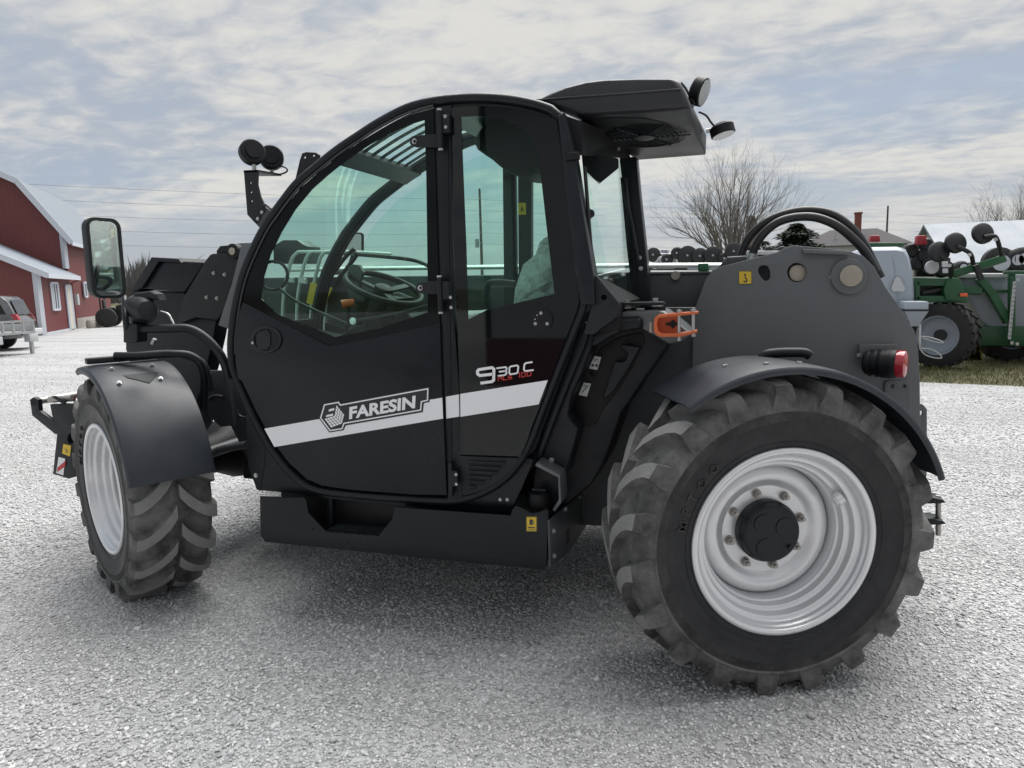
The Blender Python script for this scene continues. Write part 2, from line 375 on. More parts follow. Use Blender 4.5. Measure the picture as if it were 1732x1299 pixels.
rim_prof = [(-.186, .352), (-.200, .353), (-.207, .345), (-.207, .336), (-.200, .329), (-.188, .326), (-.176, .320), (-.160, .316), (-.152, .306), (-.150, .297), (-.136, .294), (-.122, .291), (-.114, .281), (-.112, .274), (-.098, .271), (-.086, .268), (-.080, .261), (-.06, .258), (.02, .256), (.10, .256), (.16, .285), (.19, .31), (.2, .345)]
disc_prof = [(-.012, .257), (-.030, .250), (-.043, .236), (-.047, .218), (-.043, .200), (-.030, .184), (-.022, .172), (-.021, .160), (-.021, .10)]
rim_prof = [(a*.93, r*1.022) for a, r in rim_prof]; disc_prof = [(a, r*1.022) for a, r in disc_prof]
def smooth_prof(p, n=3): return [(q[0], q[1]) for q in cat([(a, r, 0) for a, r in p], n)]
RIM = MB().lathe(smooth_prof(rim_prof), 96).mesh('rim', fix=False); RIM.materials.append(M['silver'])
DISC = MB().lathe(smooth_prof(disc_prof), 72).mesh('wheel_disc', fix=False); DISC.materials.append(M['silver'])
HUB = MB().lathe([(-.02, .122), (-.055, .122), (-.062, .117), (-.066, .117), (-.082, .112), (-.088, .105), (-.089, .05), (-.089, .0)], 48)
for k, (aa, rr) in enumerate(((.5, .055), (2.3, .06), (4.2, .058))):
    HUB.tube([(rr*cos(aa), -.087, rr*sin(aa)), (rr*cos(aa), -.0925, rr*sin(aa))], .036, 24)
HUB.tube([(.07, -.087, -.055), (.07, -.1, -.055)], .009, 8)
HUB = HUB.mesh('hub'); HUB.materials.append(M['black'])
NUT = MB(); NUT.tube([(0, 0, 0), (0, -.005, 0)], .019, 14); NUT.tube([(0, -.005, 0), (0, -.022, 0)], .0145, 6); NUT.tube([(0, -.022, 0), (0, -.036, 0)], .0075, 8)
NUT = NUT.mesh('wheel_nut'); NUT.materials.append(M['steel'])
VALVE = MB(); VALVE.tube([(.287, -.128, 0), (.262, -.128, 0)], .026, 18); VALVE.tube([(.262, -.128, 0), (.255, -.128, 0)], .02, 18); VALVE = VALVE.mesh('valve_guard'); VALVE.materials.append(M['silver'])
def wheel(loc, rz, mirror=False, spin=0.0, detail=True):
    w = empty('wheel', loc, TH); w.rotation_euler = (0, 0, rz)
    if mirror: w.scale = (1, -1, 1)
    def kid(name, me, rot=0.0, loc_=(0, 0, 0), par=None):
        o = bpy.data.objects.new(name, me); scene.collection.objects.link(o); o.parent = par or w; o.rotation_euler = (0, rot, 0); o.location = loc_
        return o
    t = kid('tyre', TYRE, spin); r = kid('rim', RIM); kid('wheel_disc', DISC); kid('hub', HUB)
    if detail:
        o = kid('sidewall_lettering', LETT, 0); o['kind'] = 'stuff'
        if not LETT.materials: LETT.materials.append(M['scuff'])
        for k in range(8):
            an = radians(14)+k*pi/4
            kid('wheel_nut', NUT, 0, (.150*cos(an), -.021, .150*sin(an)))
        kid('valve_guard', VALVE, -radians(30))
    for me in (TYRE, RIM, DISC, HUB, NUT, VALVE): smooth(me, 32)
    return w
RR, RF = radians(24.6), radians(-29)
def centre(px, py, Z, rz, off=.192):
    p = G(px, py, Z); return Vector((p.x-sin(rz)*off, p.y+cos(rz)*off, Z))
CR = centre(1330, 920, .602, RR); CF = centre(172, 828, .575, RF, .185)
wr = wheel(CR, RR, spin=radians(7)); wf = wheel(CF, RF, spin=radians(3)); wf.scale = (.965,)*3
YC = 3.85
wheel((CR.x+.05, 2*YC-CR.y, .602), RR, True, radians(4), False); wheel((CF.x+.05, 2*YC-CF.y, .575), RF, True, radians(9), False).scale = (.965, -.965, .965)

# ------------------------------------------------------------------ front fenders (turn with the wheel)
def fender(name, C, rz, a0, a1, r, y0, y1, m='fender', drop=.045, th=.010, lipends=True, mirror=False, n=40):
    T = Matrix.Translation(C) @ Matrix.Rotation(rz, 4, 'Z')
    if mirror: T = T @ Matrix.Diagonal((1, -1, 1, 1))
    outer = [(y0+.004, r-drop), (y0-.001, r-drop*.72), (y0, r-drop*.45), (y0+.008, r-drop*.2), (y0+.03, r-.004), (y0+.07, r), (y1-.02, r), (y1, r-.006)]
    inner = [(y1, r-.006-th), (y1-.02, r-th), (y0+.07, r-th), (y0+.034, r-th-.004), (y0+.02, r-drop*.25), (y0+th, r-drop*.5), (y0+th, r-drop)]
    prof = outer+inner; b = MB(); m_ = len(prof); b.lathe(prof, n, a0=a0, a1=a1, T=T, close=True)
    b.f.append(tuple(range(m_))); b.f.append(tuple(n*m_+i for i in range(m_))[::-1]); b.mi += [0, 0]
    return b.build(name, m, TH)
ff = fender('front_fender', CF, RF, radians(12), radians(102), .652, -.217, .172)
fender('front_fender', Vector((CF.x+.05, 2*YC-CF.y, .575)), RF, radians(12), radians(102), .652, -.217, .172, mirror=True)
TF = Matrix.Translation(CF) @ Matrix.Rotation(RF, 4, 'Z')
def fpt(phi, r, a): return TF @ Vector((r*cos(radians(phi)), a, r*sin(radians(phi))))
for ph, a in ((62, -.13), (62, .06), (76, -.12), (76, .07)):
    b = MB(); b.tube([fpt(ph, .652, a), fpt(ph, .658, a)], .011, 14); b.tube([fpt(ph, .658, a), fpt(ph, .665, a)], .008, 6); b.build('fender_bolt', 'zinc', ff)
b = MB(); b.add([fpt(80, .6545, -.15), fpt(80, .6545, .11), fpt(66, .6555, .06), fpt(60, .6555, -.0), fpt(66, .6555, -.08)], [(0, 1, 2, 3, 4)]); b.build('bracket_plate', 'black', ff)
b = MB(); b.bar(fpt(88, .675, -.20), fpt(88, .675, .19), .05, .03, up=fpt(88, .9, 0)-fpt(88, .7, 0)); b.build('fender_rail', 'black', ff, bevel=.006)
b = MB(); b.tube(cat([fpt(88, .679, -.05), fpt(88, .682, .165), fpt(86, .672, .25), fpt(80, .63, .34), fpt(76, .48, .37)], 6), .022, 12); b.build('support_tube', 'black', ff)
# rear fenders
rf = fender('rear_fender', CR, RR, radians(19), radians(126), .664, -.205, .19, drop=.034)
fender('rear_fender', Vector((CR.x+.05, 2*YC-CR.y, .602)), RR, radians(19), radians(126), .664, -.205, .19, mirror=True, drop=.034)
TR = Matrix.Translation(CR) @ Matrix.Rotation(RR, 4, 'Z')
def rpt(phi, r, a): return TR @ Vector((r*cos(radians(phi)), a, r*sin(radians(phi))))
tubepx('support_tube', [(1286, 606), (1297, 599.5), (1318, 596.5), (1345, 596), (1362, 597), (1371, 602)], 3.02, .020, 'black', rf, n=14)
for ph, a in ((84, -.12), (95, -.12), (104, .0)):
    b = MB(); b.tube([rpt(ph, .664, a), rpt(ph, .671, a)], .010, 10); b.build('fender_bolt', 'zinc', rf)

# ------------------------------------------------------------------ chassis
YS = 3.42
ch = plate('chassis_side', [(960, 600), (1100, 520), (1300, 520), (1548, 640), (1556, 870), (1540, 905), (1035, 891), (985, 888), (930, 905), (850, 890), (700, 870), (430, 800), (380, 700), (372, 640), (420, 628), (700, 640)], YS, 0.03, 'dgrey', TH, 0.004)
plate('chassis_side', [(960, 600), (1100, 520), (1300, 520), (1548, 640), (1556, 870), (1540, 905), (1035, 891), (985, 888), (930, 905), (850, 890), (700, 870), (430, 800), (380, 700), (372, 640), (420, 628), (700, 640)], YS, 0.03, 'dgrey', TH, 0.004).location.y = .82
b = MB(); b.box((-1.35, 3.85, .62), (2.9, .80, .30)); b.build('chassis_belly', 'deep', TH, bevel=.01)
# rear side plate, traced with its openings
RP = [(1171, 621), (1172, 531), (1193, 474), (1204, 458), (1216, 452), (1313, 427), (1326, 420), (1340, 415), (1432, 423), (1460, 433), (1479, 452), (1498, 486), (1524, 523), (1547, 561), (1553, 591), (1556, 650), (1557, 760), (1552, 880), (1500, 905), (1171, 890)]
tear = [(1283, 462), (1282, 455), (1286, 450), (1293, 448.5), (1299, 451), (1302, 458), (1303, 468), (1300, 474), (1294, 475.5), (1288, 470)]
PY = 3.385
rp = plate('rear_side_plate', RP, PY, 0.03, 'grey', TH, 0.003, holes=[circ(1348, 461, 16.5, 28), tear])
plate('rear_side_plate', RP, PY, 0.03, 'grey', TH, 0.003, holes=[circ(1348, 461, 16.5, 28), tear]).location.y = .85
bb = plate('pin_boss', circ(1436, 467.5, 31, 32), PY-.014, 0.016, 'grey', rp, 0.003)
p0 = P(1438, 467, PY)
b = MB(); b.cyl(p0+Vector((0, -.03, 0)), p0+Vector((0, .9, 0)), .045, 28); b.build('pivot_pin', 'bronze', TH, bevel=.003)
p1 = P(1350, 462, PY+.02)
b = MB(); b.cyl(p1, p1+Vector((0, .7, 0)), .037, 24); b.build('cylinder_pin', 'bronze', TH, bevel=.003)
bolt('boss_bolt', 1407, 468.5, PY, .009, 'zinc', rp)
b = MB(); b.prism([P(1358, 421, PY-.035), P(1436, 425, PY-.035), P(1436, 431, PY-.035), P(1358, 428, PY-.035)], (0, .045, 0)); b.build('top_rail', 'grey', rp, bevel=.002)
plate('inner_plate', [(1305, 438), (1345, 415), (1365, 418), (1432, 424), (1470, 445), (1480, 480), (1300, 470)], PY+.13, .03, 'grey', TH, .002)
for (x0, y0, s) in ((1249, 458, 23),):
    st = plate('hook_sticker', rrect(x0, y0, x0+s, y0+s, 2.5), PY-.0025, .002, 'yellow', rp, 0)
    b = MB(); ribbon(b, rrect(x0+.6, y0+.6, x0+s-.6, y0+s-.6, 2.2), PY-.0032, 1.0, True)
    hk = [(x0+s*.5, y0+s*.42), (x0+s*.53, y0+s*.55), (x0+s*.62, y0+s*.66), (x0+s*.60, y0+s*.79), (x0+s*.48, y0+s*.82), (x0+s*.38, y0+s*.74)]
    ribbon(b, hk, PY-.0032, 2.2); quadpx(b, circ(x0+s*.49, y0+s*.3, 2.0, 10), PY-.0032); b.build('hook_symbol', 'ink', st, ang=0, fix=False)
# tail lamp on its bracket
lb = plate('lamp_bracket', [(1453, 583), (1517, 582), (1517, 606), (1500, 612), (1490, 612), (1455, 612)], PY-.03, .03, 'grey', TH, .003)
bolt('bracket_bolt', 1453.5, 601, PY-.03, .009, 'zinc', lb)
c0 = P(1484, 614, PY-.08); c1 = P(1512, 614, PY-.13); ax = Vector((.93, -.37, 0)).normalized()
b = MB(); b.tube([c0-ax*.055, c0-ax*.045, c0+ax*.01, c0+ax*.015, c0+ax*.05, c0+ax*.075], [.035, .05, .056, .060, .062, .058], 24); tl = b.build('lamp_housing', 'deep', TH, bevel=.003)
b = MB(); c1 = c0+ax*.076; b.tube([c1, c1+ax*.012, c1+ax*.030, c1+ax*.036], [.057, .058, .055, .04], 28); b.build('red_lens', 'redlens', tl)
for k in range(4):
    q = c0+ax*(-.03+.026*k); b = MB(); b.tube([q, q+ax*.007], .058+.002*k, 20); b.build('cooling_rib', 'deep', tl)
# rear corner: bolt plate, tow brackets
hp = plate('bolt_plate', rrect(1496, 644, 1541, 745, 7), PY-.010, .010, 'grey', TH, .002, holes=[circ(1508.5, 653, 3.6, 12), circ(1529, 653, 3.6, 12)])
plate('tow_plate', [(1552, 681), (1562, 685), (1568, 692), (1568, 790), (1566, 830), (1552, 830)], PY+.12, .02, 'grey', TH, .002, holes=[circ(1557, 699, 4, 12), circ(1557, 781, 4, 12)])
for yy in (846, 882):
    b = MB(); b.prism([P(1545, yy-4, PY+.15), P(1580, yy-4, PY+.15), P(1596, yy, PY+.15), P(1600, yy+4, PY+.15), P(1590, yy+6, PY+.15), P(1545, yy+6, PY+.15)], (0, .10, 0)); b.build('tow_jaw', 'black', TH, bevel=.003)
tubepx('tow_pin', [(1587, 838), (1587, 905)], PY+.2, .012, 'steel', TH, sm=0)
b = MB(); b.box((.70, 3.85, .62), (.12, .8, .5)); b.build('rear_bumper_block', 'dgrey', TH, bevel=.02)
plate('rear_cowl', [(1190, 600), (1206, 470), (1320, 436), (1430, 430), (1465, 446), (1488, 486), (1512, 525), (1534, 565), (1540, 600), (1543, 760), (1538, 860), (1190, 860)], PY+.05, .78, 'black', TH, .01)
# axles
for C, rz in ((CR, RR), (CF, RF)):
    b = MB(); cx = C.x-.02
    b.tube([(cx, 3.12, .602), (cx, 3.3, .602), (cx, 3.55, .60), (cx, 3.7, .60), (cx, 4.0, .60), (cx, 4.15, .60), (cx, 4.4, .602), (cx, 4.58, .602)], [.11, .10, .13, .20, .20, .13, .10, .11], 20)
    ax_ = b.build('axle', 'deep', TH)
    for s in (-1, 1):
        T = Matrix.Translation((C.x if s < 0 else C.x+.05, C.y if s < 0 else 2*YC-C.y, .602)) @ Matrix.Rotation(rz, 4, 'Z')
        b = MB(); b.tube([T @ Vector((0, s*q, 0)) for q in (0.02, -.06, -.10, -.2, -.24)], [.12, .13, .17, .17, .10], 20)
        b.tube([T @ Vector((0, s*-.17, -.24)), T @ Vector((0, s*-.17, .24))], .055, 14); b.build('hub_carrier', 'deep', ax_)
    b = MB(); b.tube([(cx+.17, 3.2, .66), (cx+.17, 4.5, .66)], .035, 14); b.tube([(cx+.17, 3.02, .66), (cx+.17, 3.3, .66)], .02, 10); b.build('steering_cylinder', 'dgrey', ax_)
tubepx('steering_rod', [(368, 762), (385, 758), (418, 752)], 3.15, .022, 'dgrey', TH, sm=3)
for x, y in ((389, 676), (390, 695)): bolt('frame_bolt', x, y, 3.36, .016, 'steel', TH)
fr = plate('front_frame_plate', [(345, 627), (382, 627), (392, 690), (395, 720), (372, 722), (352, 702)], 3.30, .03, 'dgrey', TH, .003)
for i, (x0, y0, x1, y1) in enumerate(((345, 630, 357, 647), (343, 653, 348, 668))):
    s_ = plate('warning_sticker', rrect(x0, y0, x1, y1, 1.5), 3.297, .002, 'yellow', fr, 0)
    b = MB(); ribbon(b, [(x0+3, y0+6), (x1-3, y0+9), (x0+3, y0+12)], 3.2955, 1.2); b.build('sticker_print', 'ink', s_, ang=0, fix=False)
tubepx('brake_hose', [(355, 675), (364, 670), (378, 672)], 3.27, .012, 'hose', TH)
tubepx('brake_hose', [(398, 690), (404, 702), (412, 706), (422, 705)], 3.2, .008, 'hose', TH)

# ------------------------------------------------------------------ step / tank box under the cab
SB = 2.78
tank = plate('step_box', [(439, 840), (512, 842), (518, 846), (521, 867), (552, 900), (639, 907), (663, 878), (667, 858), (863, 872), (866, 862), (872, 856), (900, 868), (914, 866), (921, 861), (928, 864), (925, 957), (917, 964), (448, 917), (440, 905)], SB, .012, 'door', TH, .004)
x0 = P(439, 870, SB).x; x1 = P(925, 900, SB).x; zb = P(925, 958, SB).z; zt = P(660, 855, SB).z
b = MB(); b.box(((x0+x1)/2, SB+.33, (zb+zt)/2+.0), (x1-x0-.03, .36, zt-zb-.03)); b.build('tank_body', 'deep', tank, bevel=.01)
b = MB(); b.box(((x0+x1)/2, SB+.085, zb+.012), (x1-x0-.02, .16, .01)); b.build('box_floor', 'black', tank)
# serrated tread edge and step plate
zs = P(595, 904, SB).z; xa, xb = P(552, 900, SB).x, P(639, 907, SB).x
b = MB(); b.box(((xa+xb)/2, SB+.09, zs-.012), (xb-xa+.05, .15, .012))
for k in range(14):
    q = xa+.01+(xb-xa-.02)*k/13; b.box((q, SB+.012, zs-.002), (.012, .02, .014))
b.build('step_tread', 'black', tank)
tubepx('step_post', [(559, 840), (560, 900)], SB+.14, .018, 'black', tank, sm=0)
# end plate facing the rear wheel
EX = P(927, 910, SB).x+.004
def E(px, py):
    r = ray(px, py); return CAM+r*(EX/r.x)
ep = MB(); ep.prism([E(926, 880), E(946, 862), E(1000, 818), E(1003, 840), E(1000, 872), E(960, 932), E(928, 962)], (.010, 0, 0)); ep = ep.build('end_plate', 'dgrey', TH, bevel=.002)
for x, y in ((931.5, 898), (932.5, 940), (952, 861), (977, 840), (998, 820)):
    p = E(x, y)+Vector((.01, 0, 0)); b = MB(); b.tube([p, p+Vector((.004, 0, 0))], .012, 12); b.tube([p+Vector((.004, 0, 0)), p+Vector((.011, 0, 0))], .008, 6); b.build('plate_bolt', 'zinc', ep)
for x, y in ((956, 908), (999, 866)):
    b = MB(); q = [E(x-2.5, y-11)+Vector((.0115, 0, 0)), E(x+3, y-15)+Vector((.0115, 0, 0)), E(x+3, y+9)+Vector((.0115, 0, 0)), E(x-2.5, y+14)+Vector((.0115, 0, 0))]; b.add(q, [(0, 1, 2, 3)]); b.build('slot_opening', 'deep', ep, ang=0)
gd = MB(); outl = [(908, 782), (947, 803), (949, 850), (938, 866), (934, 862), (945, 846), (944, 808), (905, 788)]
gd.prism([P(x, y, 2.84) for x, y in outl], (0, .12, 0)); gd = gd.build('filler_guard', 'grey', TH, bevel=.002)
plate('guard_back', [(906, 790), (945, 808), (944, 850), (934, 866), (898, 862)], 2.955, .01, 'black', gd, .001)
pc = P(912, 850, 2.88)
b = MB(); b.tube([pc+Vector((0, 0, -.05)), pc+Vector((0, 0, -.012)), pc+Vector((0, 0, -.010)), pc+Vector((0, 0, .022)), pc+Vector((0, 0, .045)), pc+Vector((0, 0, .052))], [.038, .040, .046, .047, .043, .032], 28); cp = b.build('fuel_cap', 'deep', TH)
b = MB(); b.box(pc+Vector((0, 0, .056)), (.062, .014, .016)); b.build('cap_handle', 'plastic', cp, bevel=.004)
sk = plate('fuel_sticker', rrect(890, 874, 908, 899, 1.5), SB-.0025, .002, 'yellow', tank, 0)
b = MB(); quadpx(b, rrect(895.5, 878.5, 901, 888, 1), SB-.0032); ribbon(b, [(901, 880), (903, 883), (903, 887)], SB-.0032, 1); ribbon(b, [(893, 892), (905, 892.6)], SB-.0032, 2); ribbon(b, [(893, 895.5), (905, 896)], SB-.0032, .8)
ribbon(b, rrect(890.6, 874.6, 907.4, 898.4, 1.2), SB-.0032, .7, True); b.build('pump_symbol', 'ink', sk, ang=0, fix=False)
for x, y in ((528, 895), (670, 912), (587, 916)): bolt('box_rivet', x, y, SB, .005, 'black', tank)

# ------------------------------------------------------------------ cab
CY0, CY1 = 2.80, 3.60            # near and far side of the cab
LOOP = [(392, 600), (392, 575), (397, 531), (406, 486), (416, 453), (431, 418), (447, 387), (460, 367), (482, 337), (504, 310), (533, 285), (569, 256), (606, 231), (642, 208), (689, 184), (734, 172), (779, 167), (815, 166), (861, 169), (903, 177), (931, 186)]
REAR = [(948, 200), (957, 255), (972, 360), (988, 505)]
LOW = [(981, 530), (952, 602), (918, 690), (897, 745), (878, 780), (854, 808), (823, 829), (789, 842), (756, 846.5), (684, 843), (595, 836), (541, 829), (513, 817), (483, 789), (455, 751), (426, 698), (403, 645), (394, 618)]
def p3(px, Y): return [P(a, b, Y) for a, b in px]
loop3 = cat(p3(LOOP, CY0+.03), 4)+p3(REAR, CY0+.03)+cat(p3(LOW, CY0+.03), 4)
b = MB(); b.tube(loop3, .021, 12, closed=True); frm = b.build('cab_frame', 'frame', TH)
off = Vector((0, CY1-CY0-.06, 0))
b = MB(); b.tube([p+off for p in loop3[:len(LOOP)*4-3]], .024, 10)
b.tube([p+off+Vector((0, -.04, 0)) for p in loop3[:len(LOOP)*4-3]], .030, 8)
b.build('frame_hoop', 'frame', frm)
# cab rear posts: broad flat sections
plate('corner_post', [(943, 196), (953, 190), (962, 222), (969, 254), (989, 378), (1003, 462), (1006, 515), (982, 515), (974, 460), (960, 350)], CY0-.004, .10, 'frame', TH, .006)
plate('rear_corner_panel', [(1002, 462), (1012, 470), (1045, 510), (1047, 516), (1043, 537), (1004, 566), (986, 566), (1001, 516)], CY0+.03, .06, 'plastic', TH, .005, holes=[circ(1021, 503, 4.5, 14)])
b = MB(); pp = P(969, 265, CY0); b.box(pp+Vector((.0, -.004, 0)), (.055, .03, .03)); b.build('rubber_stop', 'deep', frm, bevel=.006)
# skirt under the cab
sk = plate('cab_skirt', [(416, 703), (420, 790), (434, 829), (510, 836), (520, 840), (700, 858), (863, 869), (872, 850), (903, 778), (880, 770), (850, 800), (760, 830), (560, 815), (500, 780), (440, 700)], CY0+.05, .03, 'door', TH, .003)
plate('cab_floor_side', [(430, 700), (420, 640), (418, 560), (560, 590), (760, 560), (985, 540), (960, 610), (905, 760), (870, 800), (800, 840), (560, 825), (490, 780)], CY0+.075, .02, 'deep', frm, .002)
plate('cab_floor_side', [(430, 700), (420, 640), (418, 560), (560, 600), (760, 590), (985, 560), (960, 610), (905, 760), (870, 800), (800, 840), (560, 825), (490, 780)], CY0+.075, .02, 'deep', frm, .002).location.y = .68
bolt('skirt_screw', 433, 804, CY0+.05, .010, 'zinc', sk)
for x in (846, 858): bolt('skirt_rivet', x, 845, CY0+.05, .0065, 'zinc', sk)
b = MB(); ribbon(b, [(449, 757), (446, 790), (440, 826)], CY0+.0485, 1.2); b.build('panel_gap', 'deep', sk, ang=0, fix=False)
# ---- door: lower panel, glass, dark border
DPY = CY0-.002
door = plate('door', [(402, 640), (398, 612), (398, 575), (403, 530), (411, 511), (430, 521), (480, 548), (557, 586), (640, 570), (744, 547), (747, 640), (756, 838), (700, 837), (595, 829), (545, 822), (519, 811), (489, 784), (461, 747), (432, 694), (409, 645)], DPY, .028, 'door', TH, .003)
GY = CY0+.004
gl_out = [(403, 530), (412, 488), (422, 456), (437, 422), (453, 391), (466, 373), (488, 343), (509, 317), (538, 292), (573, 264), (610, 239), (646, 217), (692, 195), (733, 184), (744, 547), (640, 570), (557, 586), (480, 548), (430, 521)]
gl_in = [(441, 505), (446, 470), (458, 430), (476, 393), (500, 354), (528, 320), (556, 295), (590, 268), (625, 245), (660, 225), (692, 211), (718, 203), (721, 300), (724, 528), (640, 556), (566, 570), (505, 546), (470, 532)]
plate('door_glass', [(406, 526), (415, 488), (425, 456), (440, 422), (456, 391), (469, 373), (491, 344), (512, 319), (541, 294), (576, 266), (612, 241), (648, 219), (693, 197), (731, 187), (742, 547), (640, 569), (557, 585), (480, 547), (430, 520)], GY+.004, .005, 'glass', door, 0)
plate('glass_border', gl_out, GY, .003, 'doorglass', door, 0, holes=[gl_in])
b = MB(); b.tube(cat(p3([(398, 600), (398, 575), (403, 531), (412, 486), (422, 455), (437, 421), (453, 389), (466, 370), (488, 340), (509, 314), (538, 289), (573, 261), (610, 236), (646, 213), (692, 190), (733, 179)], CY0+.0), 3), .005, 6); b.build('door_seal', 'hose', door)
# door handle
hp_ = plate('handle_bezel', circ(448.5, 574.5, 27, 32, 23.5), DPY-.008, .010, 'plastic', door, .003, holes=[circ(450, 575, 21, 28, 18.5)])
plate('handle_recess', circ(450, 575, 21, 28, 18.5), DPY-.001, .002, 'deep', hp_, 0)
plate('handle_paddle', [(433, 566), (437, 561), (452, 557), (457, 565), (457, 584), (450, 592), (436, 591), (433, 580)], DPY-.006, .006, 'plastic', hp_, .002)
bolt('key_lock', 427.5, 580, DPY-.008, .006, 'zinc', hp_, n=12)
# hinges
def hinge(y0, y1, arm, boltpx):
    h = plate('hinge', [(740, y0), (746, y0), (747, y0+6), (759, y0+7), (760, y0+37), (748, y0+39), (748.5, y1), (741, y1)], CY0-.030, .030, 'black', door, .004)
    tubepx('hinge_pin', [(742.5, y0-2), (745, y1+2)], CY0-.034, .010, 'black', h, sm=0)
    for yy in (y0-1.5, y1+1): b_ = MB(); p = P(743 if yy < y1 else 745.5, yy, CY0-.034); b_.tube([p+Vector((0, 0, -.004)), p+Vector((0, 0, .004))], .011, 12); b_.build('pin_cap', 'zinc', h)
    if arm:
        ax0, ay = arm
        pts = [(ax0+2, ay-9), (ax0+12, ay-10), (744, ay-13), (745, ay+11), (ax0+12, ay+10), (ax0+2, ay+9)]
        a_ = plate('hinge_arm', [(ax0-6, ay-4), (ax0-2, ay-9), (ax0+10, ay-10.5), (744, ay-13), (745, ay+11), (ax0+6, ay+10), (ax0-2, ay+8), (ax0-6, ay+4)], CY0-.016, .014, 'black', h, .003)
        bolt('arm_bolt', ax0+2, ay, CY0-.016, .010, 'zinc', a_, n=12); bolt('arm_bolt_core', ax0+2, ay, CY0-.024, .005, 'deep', a_, n=12)
    for x, y in boltpx: bolt('hinge_screw', x, y, CY0-.030, .006, 'zinc', h)
hinge(187, 252, (699, 239), [(753, 197), (754, 215)])
hinge(469, 528, (709, 487), [(762, 503), (763, 520)])
h3 = plate('hinge', [(757, 783), (763, 783), (764, 796), (773, 798), (774, 822), (765, 824), (765, 840), (758, 840)], CY0-.026, .026, 'black', door, .004)
for x, y in ((771.5, 802.5), (772, 819)): bolt('hinge_screw', x, y, CY0-.026, .006, 'zinc', h3)
# B post and its dark channel
post = plate('door_post', [(722, 186), (733, 183), (763, 177), (766, 520), (776, 640), (782, 846), (757, 846), (744, 640), (738, 420)], CY0+.012, .05, 'frame', TH, .003)
plate('post_channel', [(748.5, 196), (757, 194), (765, 840), (759, 841)], CY0+.0085, .003, 'deep', post, 0)
# ---- fixed rear side window
SW = [(764, 182), (815, 179), (861, 182), (903, 190), (938, 201), (951, 270), (966, 382), (979, 510), (976, 524), (947, 598), (912, 690), (899, 722), (893, 742), (880, 772), (779, 769), (777, 640), (768, 420)]
cl = [(780, 198), (815, 196), (855, 203), (885, 218), (908, 246), (914, 290), (924, 380), (938, 497), (880, 511), (824, 524), (792, 540), (789, 420), (784, 300)]
sw = plate('side_window', SW, GY-.002, .005, 'glass', TH, 0)
plate('window_border', SW, GY-.0045, .002, 'blackglass', sw, 0, holes=[cl])
# access disc
dk = plate('window_fixing', circ(917, 541, 18, 28, 19), GY-.012, .010, 'deep', sw, .002)
for x, y in ((915, 529.5), (905.5, 547.5), (925.5, 547.5)): bolt('fixing_screw', x, y, GY-.012, .006, 'zinc', dk)
for x, y in ((908.5, 533), (905, 540)): bolt('fixing_pin', x, y, GY-.012, .0025, 'zinc', dk)
# lower rear cover with louvres
lc = plate('rear_cover', [(778, 771), (879, 775), (868, 792), (846, 813), (820, 829), (788, 838), (782, 838)], GY+.001, .02, 'plastic', TH, .002)
for k in range(6):
    y = 778+8.2*k; xr = [856, 848, 841, 832, 820, 806][k]
    b = MB(); b.prism([P(793, y+1, GY-.002), P(xr, y+3.4, GY-.002), P(xr-3, y+8.2, GY+.0), P(793.5, y+5.6, GY+.0)], (0, -.006, 0)); b.build('louvre', 'plastic', lc, bevel=.0015)
    b = MB(); quadpx(b, [(793, y+5.2), (xr-2, y+7.8), (xr-4, y+9.4), (793, y+7.4)], GY-.0005); b.build('louvre_gap', 'deep', lc, ang=0, fix=False)
# ---- white stripe and lettering
LY = DPY-.0022
b = MB(); quadpx(b, [(447, 725), (748, 672.5), (749.5, 708), (464, 756)], LY); b.build('white_stripe', 'white', door, ang=0, fix=False)
b = MB(); quadpx(b, [(754, 671), (776.5, 667), (777, 704.6), (755, 708)], CY0+.0070); b.build('white_stripe', 'white', post, ang=0, fix=False)
b = MB(); quadpx(b, [(778.5, 666.3), (926.5, 643), (911, 684), (778.8, 705)], GY-.007); b.build('white_stripe', 'white', sw, ang=0, fix=False)
z3 = lambda pts: [(530+a/4.224, 600+c/4.224) for a, c in pts]
lo = [(52, 452), (80, 358), (180, 340), (192, 360), (818, 243), (815, 325), (772, 335), (766, 395), (218, 490), (205, 528), (120, 542)]
cxm, cym = 430, 400
bkg = [(40, 455), (72, 348), (185, 328), (198, 346), (830, 228), (830, 338), (790, 346), (782, 410), (232, 505), (216, 540), (114, 556)]
b = MB(); quadpx(b, z3(bkg[:4]+[bkg[8], bkg[9], bkg[10]]), LY-.0012); quadpx(b, z3(bkg[3:9]), LY-.0012); lg = b.build('logo_ground', 'logoblack', door, ang=0, fix=False)
b = MB(); ribbon(b, z3(lo), LY-.0024, 2.1, True)
def cell(A, B, C, D, n, gap=.16):
    A, B, C, D = [Vector(q) for q in (A, B, C, D)]
    for i in range(n):
        for j in range(n):
            def q(u, v): return A*(1-u)*(1-v)+B*u*(1-v)+C*u*v+D*(1-u)*v
            u0, u1, v0, v1 = (i+gap/2)/n, (i+1-gap/2)/n, (j+gap/2)/n, (j+1-gap/2)/n
            quadpx(b, z3([tuple(q(u0, v0)), tuple(q(u1, v0)), tuple(q(u1, v1)), tuple(q(u0, v1))]), LY-.0024)
cell((78, 458), (150, 436), (205, 492), (126, 522), 4); cell((150, 436), (165, 358), (221, 430), (205, 492), 4)
for q in ([(112, 390), (150, 380), (148, 398), (108, 406)], [(92, 432), (142, 420), (140, 436), (90, 446)]): quadpx(b, z3(q), LY-.0024)
b.build('logo_emblem', 'white', door, ang=0, fix=False)
text_px('logo_lettering', 'FARESIN', LY-.0024, (590.4, 709.6), (702, 690.5), (591, 688.4), 'white', door, off=.04)
SY = GY-.0075
